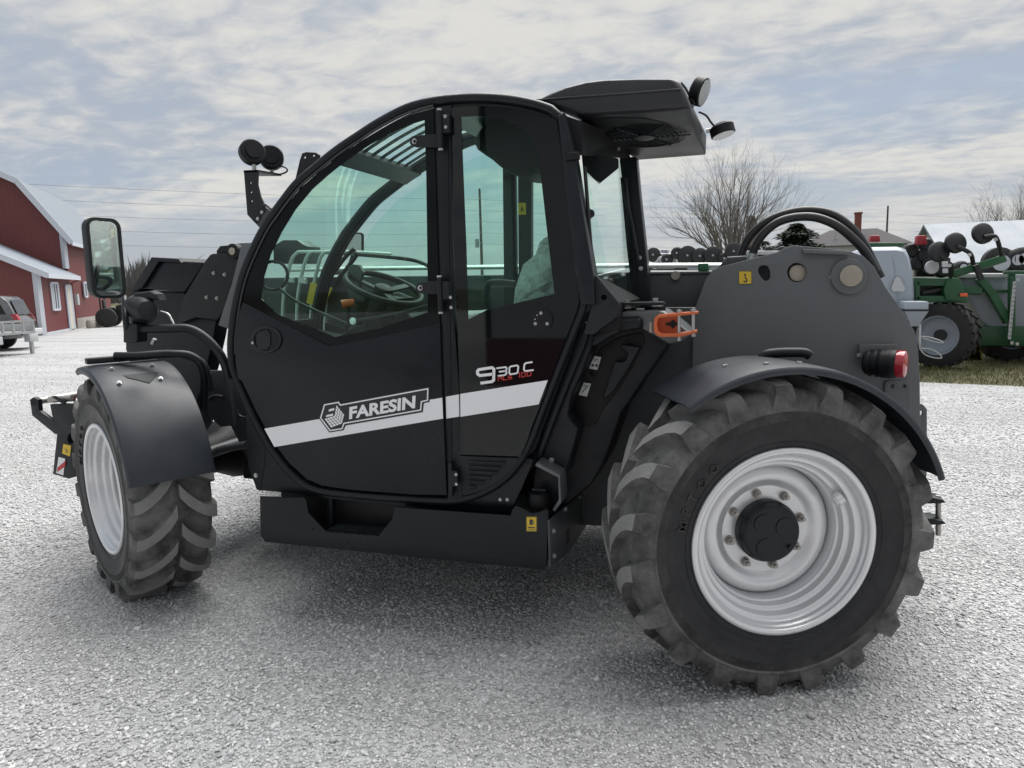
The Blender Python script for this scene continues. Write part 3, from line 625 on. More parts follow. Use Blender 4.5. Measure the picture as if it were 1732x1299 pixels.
def strokes(name, lst, m):
    b_ = MB()
    for pts, w, cl_ in lst: ribbon(b_, z3(pts), SY, w, cl_)
    return b_.build(name, m, sw, ang=0, fix=False)
strokes('model_number', [([(1284, 138), (1190, 149), (1174, 138), (1172, 118), (1182, 106), (1276, 92), (1290, 102), (1288, 182), (1276, 192), (1194, 203)], 4.8, False),
    ([(1308, 97), (1374, 88), (1381, 96), (1379, 110), (1366, 117), (1326, 122)], 2.7, False), ([(1366, 117), (1380, 124), (1378, 138), (1366, 145), (1316, 153)], 2.7, False),
    ([(1410, 84), (1455, 76), (1464, 84), (1460, 126), (1450, 133), (1408, 140), (1400, 132), (1401, 92)], 2.7, True),
    ([(1566, 52), (1518, 60), (1508, 70), (1504, 106), (1514, 117), (1574, 109)], 2.8, False)], 'white')
strokes('model_code', [([(1320, 152), (1320, 188)], 1.5, False), ([(1346, 147), (1346, 183)], 1.5, False), ([(1320, 169), (1346, 165)], 1.4, False), ([(1358, 146), (1358, 181), (1384, 177)], 1.5, False),
    ([(1416, 149), (1393, 153), (1393, 163), (1416, 160), (1416, 171), (1390, 176)], 1.5, False), ([(1474, 124), (1472, 163)], 1.6, False),
    ([(1489, 128), (1515, 123), (1513, 154), (1487, 159)], 1.5, True), ([(1529, 124), (1556, 119), (1554, 148), (1527, 153)], 1.5, True)], 'redtxt')
# ---- roof: solid rear, slatted front, header; windscreen
def ruled(name, px, ya, yb, m, parent, th=.02, dn=True, n=3):
    pts = cat(p3(px, CY0+.03), n); b_ = MB(); k = len(pts)
    lo_ = []
    for i, p in enumerate(pts):
        a = pts[max(0, i-1)]; c = pts[min(k-1, i+1)]; d = (c-a).normalized(); nn = Vector((-d.z, 0, d.x)); nn = nn if nn.z > 0 else -nn; lo_.append(p-nn*th)
    vs = [Vector((p.x, ya, p.z)) for p in pts]+[Vector((p.x, yb, p.z)) for p in pts]+[Vector((p.x, ya, p.z)) for p in lo_]+[Vector((p.x, yb, p.z)) for p in lo_]
    fs = []
    for i in range(k-1): fs += [(i, i+1, k+i+1, k+i), (2*k+i, 3*k+i, 3*k+i+1, 2*k+i+1), (i, 2*k+i, 2*k+i+1, i+1), (k+i, k+i+1, 3*k+i+1, 3*k+i)]
    fs += [(0, k, 3*k, 2*k), (k-1, 3*k-1, 4*k-1, 2*k-1)]
    return b_.add(vs, fs).build(name, m, parent)
roof = ruled('roof', [(734, 172), (779, 167), (815, 166), (861, 169), (903, 177), (931, 186)], CY0+.03, CY1-.03, 'frame', TH, .05)
ruled('roof_header', [(556, 266), (569, 256), (587, 244)], CY0+.03, CY1-.03, 'frame', roof, .03)
nb = 9; y0_, y1_ = CY0+.02, CY1-.02; pitch = (y1_-y0_)/nb
for k in range(nb+1):
    yc = y0_+pitch*k; ruled('roof_slat', [(580, 249), (606, 231), (642, 208), (689, 184), (736, 171.5)], yc-.014, yc+.014, 'frame', roof, .004)
ruled('windscreen', [(397, 540), (406, 486), (416, 453), (431, 418), (447, 387), (460, 367), (482, 337), (504, 310), (533, 285), (560, 263)], CY0+.05, CY1-.05, 'cglass', TH, .004)
ruled('front_panel', [(394, 610), (394, 580), (396, 550)], CY0+.04, CY1-.04, 'deep', frm, .02)
# far side glass
ruled_far = plate('side_window', [(455, 500), (460, 440), (490, 370), (540, 310), (610, 260), (700, 215), (790, 200), (880, 205), (930, 240), (985, 510), (740, 520)], CY0+.03, .004, 'cglass', TH, 0); ruled_far.location.y = CY1-CY0-.05
far = plate('lower_panel', [(404, 570), (470, 575), (760, 600), (985, 520), (940, 640), (800, 800), (560, 800), (440, 690), (400, 600)], CY0+.03, .02, 'interior', frm, .002); far.location.y = CY1-CY0-.03
plate('door_post', [(752, 178), (778, 176), (785, 540), (760, 540)], CY0+.03, .04, 'frame', frm, .003).location.y = CY1-CY0-.04
fp = plate('window_pillar', [(875, 200), (899, 200), (899, 470), (877, 470)], CY1-.02, .04, 'igrey', frm, .003)
s_ = plate('exit_sticker', [(876.5, 343), (889.5, 343), (889.5, 363), (876.5, 363)], CY1-.024, .002, 'yellow', fp, 0)
b = MB(); quadpx(b, [(880, 360), (883, 347), (886, 360), (883, 355)], CY1-.0255); b.build('sticker_print', 'ink', s_, ang=0, fix=False)
# rear wall: rear window, header, far post with hoses, rear lower sheet
def RX(px, py, X):
    r = ray(px, py); return CAM+r*(X/r.x)
RN = [(970, 262), (1000, 458), (1044, 512), (1092, 520), (1072, 300), (1052, 262)]
b = MB(); q = [P(988, 285, CY0+.07), P(1003, 462, CY0+.07), P(1043, 508, CY0+.20), P(1079, 502, CY1), P(1060, 268, CY1)]
cen = sum(q, Vector())/len(q); b.add(q, [(0, 1, 2, 3, 4)]); b.add([v+Vector((.004, 0, 0)) for v in q], [(4, 3, 2, 1, 0)]); rw = b.build('rear_window', 'cglass', TH, ang=0, fix=False)
b = MB(); b.tube(cat([P(989, 282, CY0+.075), P(1003, 462, CY0+.075)], 2), .008, 6); b.build('window_seal', 'hose', rw)
b = MB(); b.loft([P(958, 196, CY0+.06), P(969, 262, CY0+.06), P(984, 262, CY0+.06), P(984, 205, CY0+.06)], [P(1050, 235, CY1), P(1056, 268, CY1), P(1066, 268, CY1), P(1062, 235, CY1)]); b.build('rear_header', 'deep', frm)
plate('sun_blind', [(983, 256), (1046, 268), (1046, 284), (1013, 311), (986, 285)], CY0+.28, .006, 'deep', frm, 0)
fpst = plate('corner_post', [(1047, 265), (1076, 265), (1082, 330), (1094, 440), (1098, 520), (1072, 530), (1068, 440), (1056, 340)], CY1-.02, .10, 'frame', TH, .008)
plate('post_cover', [(1049, 300), (1062, 300), (1072, 420), (1080, 500), (1070, 505), (1060, 420)], CY1-.035, .02, 'deep', fpst, .004)
for pts in ([(1058, 300), (1064, 350), (1070, 380), (1076, 412), (1080, 440)], [(1052, 310), (1058, 340), (1066, 362), (1072, 395), (1075, 420)]): tubepx('washer_hose', pts, CY1-.05, .006, 'hose', fpst)
for x, y in ((1082, 436), (1084, 454)): bolt('post_bolt', x, y, CY1-.035, .009, 'zinc', fpst)
bolt('window_knob', 995.5, 362, CY0+.10, .019, 'deep', rw, n=16, h=.02, d=(.8, -.6, 0))
b = MB(); b.loft([P(1003, 462, CY0+.06), P(1044, 512, CY0+.06), P(1046, 560, CY0+.06), P(1003, 560, CY0+.06)], [P(1060, 500, CY1), P(1085, 505, CY1), P(1085, 560, CY1), P(1060, 560, CY1)]); b.build('rear_lower_wall', 'deep', frm)
b = MB(); ya = CY1-.12; b.tube([P(1046, 505, ya), P(1064, 482, ya)], .006, 6); b.build('wiper_arm', 'hose', rw)
# ---- interior
sw_c = P(650, 487, 3.10); sn = Vector((.40, -.14, .90)).normalized()
def ring(b_, c, n_, R_, r_, seg=40, nn=10):
    u = n_.cross(Vector((0, 1, 0))).normalized(); w = n_.cross(u); b_.tube([c+u*(R_*cos(2*pi*k/seg))+w*(R_*sin(2*pi*k/seg)) for k in range(seg)], r_, nn, closed=True); return u, w
b = MB(); u, w = ring(b, sw_c, sn, .185, .015)
for a in (0.3, 2.4, 4.5): b.bar(sw_c-sn*.02, sw_c+u*(.18*cos(a))+w*(.18*sin(a)), .035, .012, up=sn)
b.tube([sw_c-sn*.05, sw_c+sn*.005, sw_c+sn*.012], [.05, .045, .03], 16)
stw = b.build('steering_wheel', 'interior', TH)
b = MB(); b.tube([sw_c-sn*.03, sw_c-sn*.30, sw_c+Vector((-.25, 0, -.75))], [.045, .06, .09], 14); b.build('steering_column', 'interior', TH)
plate('wheel_spinner', [(588, 452), (596, 447), (606, 448), (614, 460), (607, 478), (612, 510), (590, 512), (588, 480)], 3.05, .03, 'igrey', stw, .004)
plate('dashboard', [(437, 566), (500, 562), (560, 575), (600, 548), (640, 536), (690, 530), (720, 570), (700, 640), (500, 640), (436, 600)], 3.22, .25, 'interior', TH, .02)
plate('dash_binnacle', [(600, 500), (640, 492), (672, 505), (665, 545), (600, 550)], 3.10, .20, 'interior', TH, .02)
b = MB(); q = P(578, 515, 3.0); b.tube([q, q+Vector((.05, .03, .01))], [.022, .016], 12); lv = b.build('control_lever', 'orange', TH)
b = MB(); b.tube([P(590, 520, 3.02), P(586, 560, 3.04)], .008, 8); b.build('lever_rod', 'interior', lv)
# grab bar inside the door
tubepx('grab_bar', [(473, 488), (500, 509), (545, 530), (588, 548)], CY0+.035, .007, 'interior', door, n=8)
tubepx('grab_bar', [(597, 543), (650, 535), (690, 526), (724, 517)], CY0+.035, .007, 'interior', door, n=8)
bolt('grab_knob', 597, 543, CY0+.03, .014, 'white', door, n=14)
b = MB(); ring(b, P(462, 466, 2.98), Vector((.3, -.9, .2)).normalized(), .07, .008, 30, 6); b.build('fan_ring', 'interior', TH)
# seat wrapped in film
st_ = empty('driver_seat', P(880, 560, 3.2), TH); st_.location = P(880, 560, 3.2)
sx, sy, sz = st_.location
def seat_part(name, rows, m):
    """stack of rounded cross sections (x,z centre, half depth x, half width y)"""
    b_ = MB(); n = 20; vs = []; fs = []; rng = random.Random(5)
    for (cx, cz, hx, hy) in rows:
        for k in range(n):
            t = 2*pi*k/n; ct, st2 = cos(t), sin(t); e = .55
            vs.append(Vector((cx+hx*abs(ct)**e*(1 if ct > 0 else -1)+rng.uniform(-.006, .006), sy+hy*abs(st2)**e*(1 if st2 > 0 else -1)+rng.uniform(-.006, .006), cz+rng.uniform(-.006, .006))))
    for i in range(len(rows)-1):
        for k in range(n): fs.append((i*n+k, i*n+(k+1) % n, (i+1)*n+(k+1) % n, (i+1)*n+k))
    fs.append(tuple(range(n))[::-1]); fs.append(tuple((len(rows)-1)*n+k for k in range(n)))
    b_.add([v-Vector((sx, sy, sz)) for v in vs], fs); return b_.build(name, m, st_, ang=60)
bk = P(905, 505, 3.2); tp = P(935, 402, 3.2)
seat_part('seat_back', [(bk.x+.02, bk.z-.05, .08, .24), (bk.x+.04, bk.z+.05, .085, .25), (bk.x+.07, bk.z+.15, .08, .24), (tp.x+.02, tp.z-.08, .07, .20), (tp.x+.03, tp.z-.02, .06, .16), (tp.x+.03, tp.z, .03, .10)], 'film')
seat_part('seat_cushion', [(bk.x-.22, bk.z-.20, .22, .25), (bk.x-.22, bk.z-.12, .24, .26), (bk.x-.22, bk.z-.07, .22, .24), (bk.x-.22, bk.z-.05, .15, .18)], 'film')
b = MB(); b.box((bk.x-.2-sx, 0, bk.z-.42-sz), (.4, .42, .4)); b.build('seat_base', 'seat', st_, bevel=.03)
b = MB(); b.tube(cat([P(822, 500, 3.05), P(825, 482, 3.05), P(840, 478, 3.05), P(870, 480, 3.1)], 5), .016, 10); b.build('armrest', 'igrey', TH)
plate('cab_liner', [(832, 270), (850, 285), (870, 294), (905, 292), (915, 240), (905, 200), (840, 190), (800, 240)], 3.12, .3, 'interior', roof, .02, n=3)

# ------------------------------------------------------------------ roof air conditioner
AY0, AY1 = 2.93, 3.72
n1 = [(905, 169), (925, 158), (948, 148), (985, 138), (1020, 133.5), (1080, 131.5), (1140, 131.5), (1150, 137), (1157, 150), (1168, 180), (1152, 184), (1060, 190), (975, 196)]
f1 = [(1004, 214), (1022, 203), (1040, 195), (1060, 189), (1085, 184), (1115, 182), (1150, 182), (1165, 188), (1178, 200), (1195, 228), (1194, 262), (1130, 267), (1078, 271)]
A = [P(a, c, AY0) for a, c in n1]; Bf = [P(a, c, AY1) for a, c in f1]
for i in range(13):     # keep the far section level with the near one
    Bf[i].z = max(Bf[i].z, A[i].z-.05) if i < 10 else Bf[i].z
mid1 = [a.lerp(c, .06) for a, c in zip(A, Bf)]; cenA = sum(A, Vector())/13
A2 = [a+(cenA-a)*.10 for a in A]
b = MB(); k = 13
secs = [A2, [a+(cenA-a)*.02+Vector((0, .012, 0)) for a in A], [a.lerp(c, .04) for a, c in zip(A, Bf)], [a.lerp(c, .96) for a, c in zip(A, Bf)], Bf]
vs = [v for s in secs for v in s]; fs = [tuple(range(k))]+[tuple((len(secs)-1)*k+i for i in range(k))[::-1]]
bot = []
for s in range(len(secs)-1):
    for i in range(k):
        f = (s*k+i, (s+1)*k+i, (s+1)*k+(i+1) % k, s*k+(i+1) % k)
        fs.append(f)
b.add(vs, fs); ac = b.build('air_conditioner', 'aircon', TH, bevel=.006, ang=34)
ca, cb_ = P(905, 169.5, AY0-.002), P(1152, 150.5, AY0-.002)
b = MB(); b.tube([ca, ca.lerp(cb_, .5), cb_], .004, 6); b.build('housing_crease', 'aircon', ac)
# fan and guard under the overhang
bn = (Bf[10]-A[10]).cross(A[12]-A[10]).normalized(); bn = bn if bn.z < 0 else -bn          # underside plane
rr_ = ray(1090, 229); fc = CAM+rr_*((A[11]-CAM).dot(bn)/rr_.dot(bn))
def on_under(px, py, d_=.003): r9 = ray(px, py); return CAM+r9*((A[11]-CAM).dot(bn)/r9.dot(bn))+bn*d_
b = MB(); q9 = [on_under(x, y) for x, y in ((975, 203), (1030, 198), (1090, 199), (1130, 208), (1148, 226), (1150, 240), (1135, 250), (1090, 258), (1055, 260), (1040, 250))]; b.add(q9, [tuple(range(10))]); b.add([v-bn*.02 for v in q9], [tuple(range(10))[::-1]]); b.build('fan_opening', 'deep', ac, ang=0)
b = MB()
for r_ in (.05, .075, .10, .125, .15, .175, .195): u_, w_ = ring(b, fc+bn*.008, bn, r_*.92, .0025, 40, 5)
for a in range(6): b.tube([fc+bn*.008, fc+bn*.008+u_*(.2*cos(a*pi/3))+w_*(.2*sin(a*pi/3))], .003, 5)
b.tube([fc+bn*.004, fc+bn*.013], .045, 20); b.build('fan_guard', 'black', ac)
def worklamp(name, c, d, R_, par, brk=None):
    d = Vector(d).normalized(); b_ = MB(); b_.tube([c-d*.026, c-d*.020, c+d*.016, c+d*.019], [R_*.9, R_, R_, R_*.95], 28); b_.tube([c-d*.034, c-d*.026], R_*.6, 20); l_ = b_.build(name, 'deep', par, ang=24)
    b_ = MB(); b_.tube([c+d*.0192, c+d*.021], R_*.9, 28); b_.build('lamp_lens', 'lens', l_)
    if brk is not None: b_ = MB(); b_.tube([c-d*.02, brk], .010, 8); b_.build('lamp_stalk', 'zinc', l_)
    return l_
worklamp('work_lamp', P(1184, 155, 3.15), (.86, -.22, -.35), .057, TH, P(1170, 181, 3.15))
worklamp('work_lamp', P(1222, 222, 3.55), (.25, -.1, -.96), .056, TH, P(1194, 222, 3.55))
tubepx('lamp_cable', [(1152, 140), (1160, 150), (1168, 166), (1174, 175)], 3.12, .005, 'hose', ac)
tubepx('lamp_cable', [(1182, 189), (1194, 195), (1202, 206), (1208, 213)], 3.5, .005, 'hose', ac)
for x, y, Y in ((1046, 252, 3.4), (1062, 246, 3.45), (1036, 228, 3.3)): bolt('unit_bolt', x, y, Y, .008, 'zinc', ac)
# ---- lamps and brackets on the front pillar
BR = 2.86
lbk = plate('lamp_mast', [(412, 289), (436, 287), (435, 312), (440, 332), (450, 352), (458, 360), (438, 384), (430, 376), (418, 363)], BR, .012, 'black', TH, .002, holes=[circ(423, 309, 1.8, 8), circ(424, 325, 1.8, 8), circ(425, 340, 1.8, 8)])
b = MB(); b.loft([P(412, 288, BR), P(436, 287, BR), P(436, 291, BR), P(412, 292, BR)], [P(440, 294, BR+.25), P(476, 294, BR+.25), P(476, 298, BR+.25), P(440, 298, BR+.25)]); b.build('mast_shelf', 'black', lbk)
plate('mast_foot', [(436, 380), (452, 352), (462, 362), (446, 386)], BR-.012, .035, 'dgrey', lbk, .003)
for x, y in ((443, 359), (436, 370)): bolt('mast_bolt', x, y, BR-.012, .007, 'zinc', lbk)
worklamp('work_lamp', P(426, 258, BR+.03), (-.75, .55, -.15), .058, TH, P(430, 287, BR+.03))
worklamp('work_lamp', P(459, 267, BR+.2), (-.55, .8, -.1), .058, TH, P(460, 293, BR+.2))
tubepx('lamp_cable', [(470, 281), (482, 283), (486, 289), (477, 294), (462, 296)], BR+.2, .004, 'hose', lbk)
tubepx('lamp_cable', [(443, 348), (450, 347), (458, 354)], BR-.01, .005, 'hose', lbk)
plate('wiper_bracket', [(499, 304), (507, 270), (511, 259), (518, 257), (534, 258), (540, 262), (538, 280), (515, 300)], CY0+.20, .012, 'black', TH, .002, holes=[circ(515, 266, 2.2, 8), circ(530, 263, 2.2, 8)])
# ---- rear moulding, arm, orange bracket
MY = 3.07
mo = plate('rear_moulding', [(1000, 545), (1046, 530), (1088, 540), (1132, 581), (1108, 617), (1087, 646), (1066, 679), (1052, 697), (1036, 744), (1021, 784), (1000, 819), (960, 852), (930, 866), (905, 850), (903, 770), (925, 705), (960, 620)], MY, .30, 'plastic', TH, .01)
rib = plate('side_cover', [(988, 552), (1006, 562), (1000, 590), (985, 630), (966, 672), (961, 702), (966, 713), (979, 726), (971, 755), (966, 772), (959, 800), (930, 786), (908, 776), (903, 790), (893, 800), (900, 760), (925, 700), (960, 612)], 2.94, .13, 'plastic', TH, .012)
bolt('cover_bolt', 933, 778, 2.94, .010, 'zinc', rib)
plate('cover_ridge', [(988, 545), (998, 552), (990, 585), (955, 672), (930, 735), (915, 775), (905, 770), (925, 705), (960, 612)], 2.90, .06, 'frame', rib, .012)
plate('cover_hood', [(1003, 566), (1040, 540), (1080, 538), (1084, 543), (1083, 556), (1056, 560), (1032, 570), (1012, 583), (990, 590), (992, 570)], 2.95, .14, 'plastic', rib, .012)
plate('cover_recess', [(1014, 590), (1040, 573), (1062, 566), (1086, 562), (1092, 574), (1070, 620), (1044, 662), (1022, 690), (1008, 716), (990, 724), (980, 722), (968, 704), (975, 676), (1000, 626)], MY-.006, .01, 'deep', mo, .003)
plate('cover_strip', [(1049, 585), (1058, 583), (1082, 588), (1074, 604), (1056, 634), (1036, 664), (1019, 677), (1026, 654), (1040, 611), (1050, 613), (1058, 610), (1063, 598)], MY-.05, .05, 'plastic', mo, .004)
for x0_, y0_2, k in ((996, 602, 0), (978.5, 647, 1)):
    qd = [(x0_+9, y0_2), (x0_+21, y0_2+2), (x0_+14, y0_2+24), (x0_, y0_2+21)]
    l_ = MB(); l_.prism([P(a, c, MY-.013) for a, c in qd], (0, .006, 0)); l_ = l_.build('service_label', 'label', mo, bevel=.001)
    b = MB()
    if k == 0:
        for cx_ in (x0_+6.5, x0_+13): quadpx(b, circ(cx_, y0_2+16, 2.6, 10), MY-.0145)
        for r_ in range(2): ribbon(b, [(x0_+8, y0_2+5+3*r_), (x0_+17, y0_2+6.5+3*r_)], MY-.0145, 1)
    else:
        ribbon(b, [(x0_+6, y0_2+17), (x0_+11, y0_2+11), (x0_+15, y0_2+9)], MY-.0145, 1.6)
        for r_ in range(2): ribbon(b, [(x0_+9, y0_2+4+2.4*r_), (x0_+18, y0_2+5.5+2.4*r_)], MY-.0145, .9)
    b.build('label_print', 'ink', l_, ang=0, fix=False)
bolt('moulding_stud', 999, 638, MY-.01, .014, 'deep', mo, n=14)
arm = plate('cab_mount_arm', [(1040, 540), (1046, 530), (1060, 526), (1110, 524), (1124, 527), (1140, 540), (1172, 566), (1150, 580), (1131, 582), (1110, 570), (1092, 560), (1086, 556), (1085, 542), (1078, 538)], 2.99, .28, 'grey', TH, .012)
for x, y in ((1059, 517), (1108, 514)):
    q = P(x, y+6, 3.08); b = MB(); b.tube([q+Vector((0, 0, -.02)), q+Vector((0, 0, .004))], .045, 24); m_ = b.build('rubber_mount', 'deep', TH)
    b = MB(); b.tube([q+Vector((0, 0, .004)), q+Vector((0, 0, .010))], .036, 20); b.tube([q+Vector((0, 0, .016)), q+Vector((0, 0, .021))], .030, 20); b.tube([q+Vector((0, 0, .021)), q+Vector((0, 0, .040))], .013, 6); b.build('mount_bolt', 'zinc', m_)
plate('mount_plate', [(1046, 512), (1120, 511), (1122, 515), (1046, 517)], 3.0, .12, 'black', TH, .002)
# orange bracket: C section with two long bolts
b = MB(); OY = 2.905
outer = [(1180, 527), (1140, 530), (1112, 533), (1107, 538), (1105.5, 548), (1106, 560), (1110, 567), (1118, 570), (1150, 570), (1178, 563)]
inner = [(1178, 559), (1150, 564), (1120, 564), (1113, 560), (1111, 548), (1113, 539), (1120, 537), (1150, 534), (1180, 531)]
b.prism([P(x, y, OY) for x, y in outer+inner], (0, .07, 0)); ob = b.build('orange_bracket', 'orange', TH, bevel=.001)
plate('bracket_back', [(1108, 536), (1150, 533), (1150, 567), (1112, 567)], OY+.062, .008, 'orange', ob, 0)
plate('bracket_clip', [(1126, 547), (1134, 545), (1138, 541), (1144, 546), (1148, 548), (1142, 552), (1138, 556), (1133, 551), (1126, 550)], OY+.05, .01, 'deep', ob, .001)
for x, y0, y1 in ((1148.5, 523, 572), (1172.5, 521, 565)):
    a, c = P(x, y0, OY+.02), P(x, y1, OY+.02); b = MB(); b.tube([a, c], .0065, 10); b.tube([a+Vector((0, 0, -.004)), a+Vector((0, 0, -.018))], .012, 6); b.tube([c, c+Vector((0, 0, -.010))], .010, 6); b.build('bracket_bolt', 'zinc', ob)
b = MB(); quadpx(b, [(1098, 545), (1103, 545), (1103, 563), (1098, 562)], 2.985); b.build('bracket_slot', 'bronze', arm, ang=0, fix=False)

# ------------------------------------------------------------------ boom
BY0, BY1 = 3.70, 4.06
a0, a1 = P(1200, 466, BY0), P(345, 447, BY0)
def bx_(name, pa, pb, y0, y1, h, m, par, bev=.012):
    b_ = MB(); b_.loft([Vector((pa.x, y0, pa.z)), Vector((pa.x, y1, pa.z)), Vector((pa.x, y1, pa.z-h)), Vector((pa.x, y0, pa.z-h))], [Vector((pb.x, y0, pb.z)), Vector((pb.x, y1, pb.z)), Vector((pb.x, y1, pb.z-h)), Vector((pb.x, y0, pb.z-h))]); return b_.build(name, m, par, bevel=bev)
rear_end = Vector((.62, 0, 1.56)); top_r = P(1130, 470, BY0)
boom = bx_('boom', Vector((.58, 0, 1.60)), Vector((-2.75, 0, 1.66)), BY0, BY1, .34, 'dgrey', TH)
bx_('boom_cap', Vector((.2, 0, 1.612)), Vector((-1.2, 0, 1.637)), BY0-.012, BY0+.02, .012, 'grey', boom, .002)
for k, (dy, dz, r_) in enumerate(((.04, .030, .009), (.10, .035, .010), (.17, .04, .009))):
    b = MB(); b.tube(cat([(.3, BY0+dy, 1.60+dz), (-.5, BY0+dy, 1.625+dz), (-1.6, BY0+dy, 1.65+dz), (-2.6, BY0+dy, 1.67+dz)], 3), r_, 8); b.build('hydraulic_pipe', 'pipe', boom)
for x, mm in ((-.16, 'green'), (-.9, 'dgrey'), (-1.6, 'dgrey'), (-2.3, 'dgrey')):
    b = MB(); b.box((x, BY0+.08, 1.637-(x+.1)*.022), (.05, .16, .04)); b.build('pipe_clamp', 'clampgreen' if mm == 'green' else mm, boom, bevel=.006)
b = MB(); q = P(1143, 466, BY0-.01); b.tube([q, q+Vector((0, -.02, 0))], .022, 16); b.build('boom_plug', 'bronze', boom)
# engine hood on the far side
hood = MB(); hy0, hy1 = 4.12, 4.92
prof = [(-2.35, .55), (-2.35, 1.28), (-2.2, 1.40), (-.6, 1.50), (-.35, 1.46), (-.30, .55)]
hood.prism([Vector((x, hy0, z)) for x, z in prof], (0, hy1-hy0, 0)); hood = hood.build('engine_hood', 'door', TH, bevel=.03)
b = MB(); b.tube(cat([(-1.0, 4.75, 1.45), (-1.0, 4.75, 1.58), (-.95, 4.75, 1.62)], 4), .045, 16); b.build('exhaust_pipe', 'steel', hood)
for k in range(4):     # guard hoops over the pipes in front of the windscreen
    dx = k*.085; b = MB(); b.tube(cat([P(478+24*k, 560, 3.66), P(480+24*k, 500, 3.66), P(490+24*k, 450, 3.66), P(500+23*k, 430, 3.66), P(520+22*k, 426, 3.68), P(620+14*k, 430, 3.72)], 5), .011, 8); b.build('guard_hoop', 'pipe', boom)
plate('clamp_plate', [(482, 467), (495, 470), (495, 478), (482, 476)], 3.64, .02, 'pipe', boom, 0); plate('clamp_plate', [(504, 469), (517, 472), (517, 480), (504, 478)], 3.64, .02, 'pipe', boom, 0)
ys = plate('yellow_plate', [(525, 478), (562, 487), (545, 523), (518, 512)], 3.64, .01, 'yellow', boom, 0)
plate('hose_box', [(462, 416), (478, 406), (502, 406), (512, 413), (521, 417), (523, 446), (462, 446)], 3.86, .14, 'dgrey', boom, .006)
for pts in ([(520, 530), (545, 490), (580, 440), (600, 420)], [(530, 535), (556, 492), (590, 450), (606, 428)], [(600, 430), (650, 434), (700, 440), (730, 452)]): tubepx('boom_hose', pts, 3.68, .012, 'hose', boom)
# far mirror
fm = plate('side_mirror', rrect(577, 393, 614, 432, 5), 4.85, .02, 'black', TH, .006)
plate('mirror_glass', rrect(580, 396, 611, 430, 4), 4.845, .004, 'lens', fm, 0)
tubepx('mirror_arm', [(596, 432), (590, 448), (575, 462)], 4.83, .012, 'black', fm)
# ---- hoses over the rear plate
for i, (pts, Y) in enumerate((([(1250, 446), (1256, 424), (1270, 398), (1298, 374), (1334, 360), (1372, 356), (1408, 363), (1440, 386), (1462, 414), (1478, 446), (1490, 470)], 3.62), ([(1271, 440), (1277, 418), (1292, 395), (1316, 376), (1346, 367.5), (1380, 368), (1414, 381), (1444, 405), (1464, 428), (1482, 460)], 3.55))):
    h_ = tubepx('boom_hose', pts, Y, .0195, 'hose', TH, n=14); b = MB(); p, q = P(*pts[0], Y), P(*pts[1], Y); d = (p-q).normalized(); b.tube([p-d*.03, p+d*.04], .024, 14); b.build('hose_ferrule', 'zinc', h_)
plate('pivot_cover', [(1215, 452), (1230, 434), (1262, 432), (1300, 436), (1300, 470), (1215, 470)], 3.55, .25, 'dgrey', boom, .01)
# ---- boom head
HY = 3.62
hd = plate('boom_head', [(347, 441), (355, 431), (360, 429), (404, 429), (412, 440), (395, 500), (368, 541), (330, 537), (300, 549), (312, 500)], HY, .04, 'black', TH, .005)
for x, y in ((362, 462), (380.5, 464.5), (350, 503), (367.5, 504.5)): bolt('head_bolt', x, y, HY, .010, 'steel', hd, h=.012)
b = MB(); b.loft([P(268, 440, HY+.02), P(345, 444, HY+.02), P(312, 494, HY+.02), P(238, 488, HY+.02)], [p+Vector((0, .50, 0)) for p in (P(268, 440, HY+.02), P(345, 444, HY+.02), P(312, 494, HY+.02), P(238, 488, HY+.02))]); b.build('head_cover', 'door', hd, bevel=.006)
plate('head_flange', [(256, 435), (302, 438), (306, 444), (268, 442), (240, 487), (222, 493), (224, 486)], HY+.0, .52, 'black', hd, .004)
plate('head_column', [(224, 492), (312, 494), (330, 537), (366, 541), (362, 566), (350, 620), (330, 690), (240, 690), (212, 590), (213, 552)], HY+.05, .12, 'black', TH, .008)
plate('boom_side_panel', [(408, 414), (432, 409), (441, 404), (420, 450), (404, 500), (396, 560), (388, 557), (369, 550), (377, 525), (392, 480)], 3.42, .02, 'grey', TH, .004)
q = P(393, 425, HY-.03); b = MB(); b.tube([q, q+Vector((0, .08, 0))], .045, 24); rl = b.build('chain_roller', 'deep', hd)
b = MB(); b.tube([q+Vector((0, -.006, 0)), q], .022, 20); b.build('roller_pin', 'bronze', rl)
plate('valve_block', [(366, 424), (372, 416), (384, 415), (390, 420), (400, 412), (432, 410), (426, 422), (405, 430), (366, 430)], HY+.03, .12, 'deep', hd, .004)
b = MB(); q = P(258, 582, 3.3); b.tube([q, q+Vector((.02, 0, .03))], .012, 8); b.build('grease_nipple', 'zinc', TH)
# ---- tool carriage in front of the wheel
TY = 3.25
tc_ = plate('tool_carriage', [(50, 676), (56, 672), (64, 676), (66, 695), (90, 713), (84, 684), (112, 683), (130, 684), (135, 740), (133, 805), (116, 810), (89, 802), (96, 735), (92, 734), (54, 703)], TY, .03, 'black', TH, .004, holes=[circ(119.5, 742, 5.5, 14, 9)])
cc = plate('carriage_arm', [(50, 676), (56, 672), (64, 676), (66, 695), (90, 713), (84, 684), (112, 683), (130, 684), (135, 740), (133, 805), (116, 810), (89, 802), (96, 735), (92, 734), (54, 703)], TY, .03, 'black', tc_, .004); cc.location.y = 1.15
b = MB(); p, q = P(56, 680, TY), P(104, 684, TY); b.tube([p, p+Vector((0, 1.2, 0))], .022, 16); b.build('hook_bar', 'steel', tc_)
b = MB(); p = P(84, 676, TY+.02); b.tube([p, p+Vector((.16, .02, .01))], .020, 14); b.build('lock_pin', 'steel', tc_)
plate('carriage_cross', [(100, 690), (133, 690), (133, 800), (104, 796)], TY+.05, 1.0, 'black', tc_, .004)
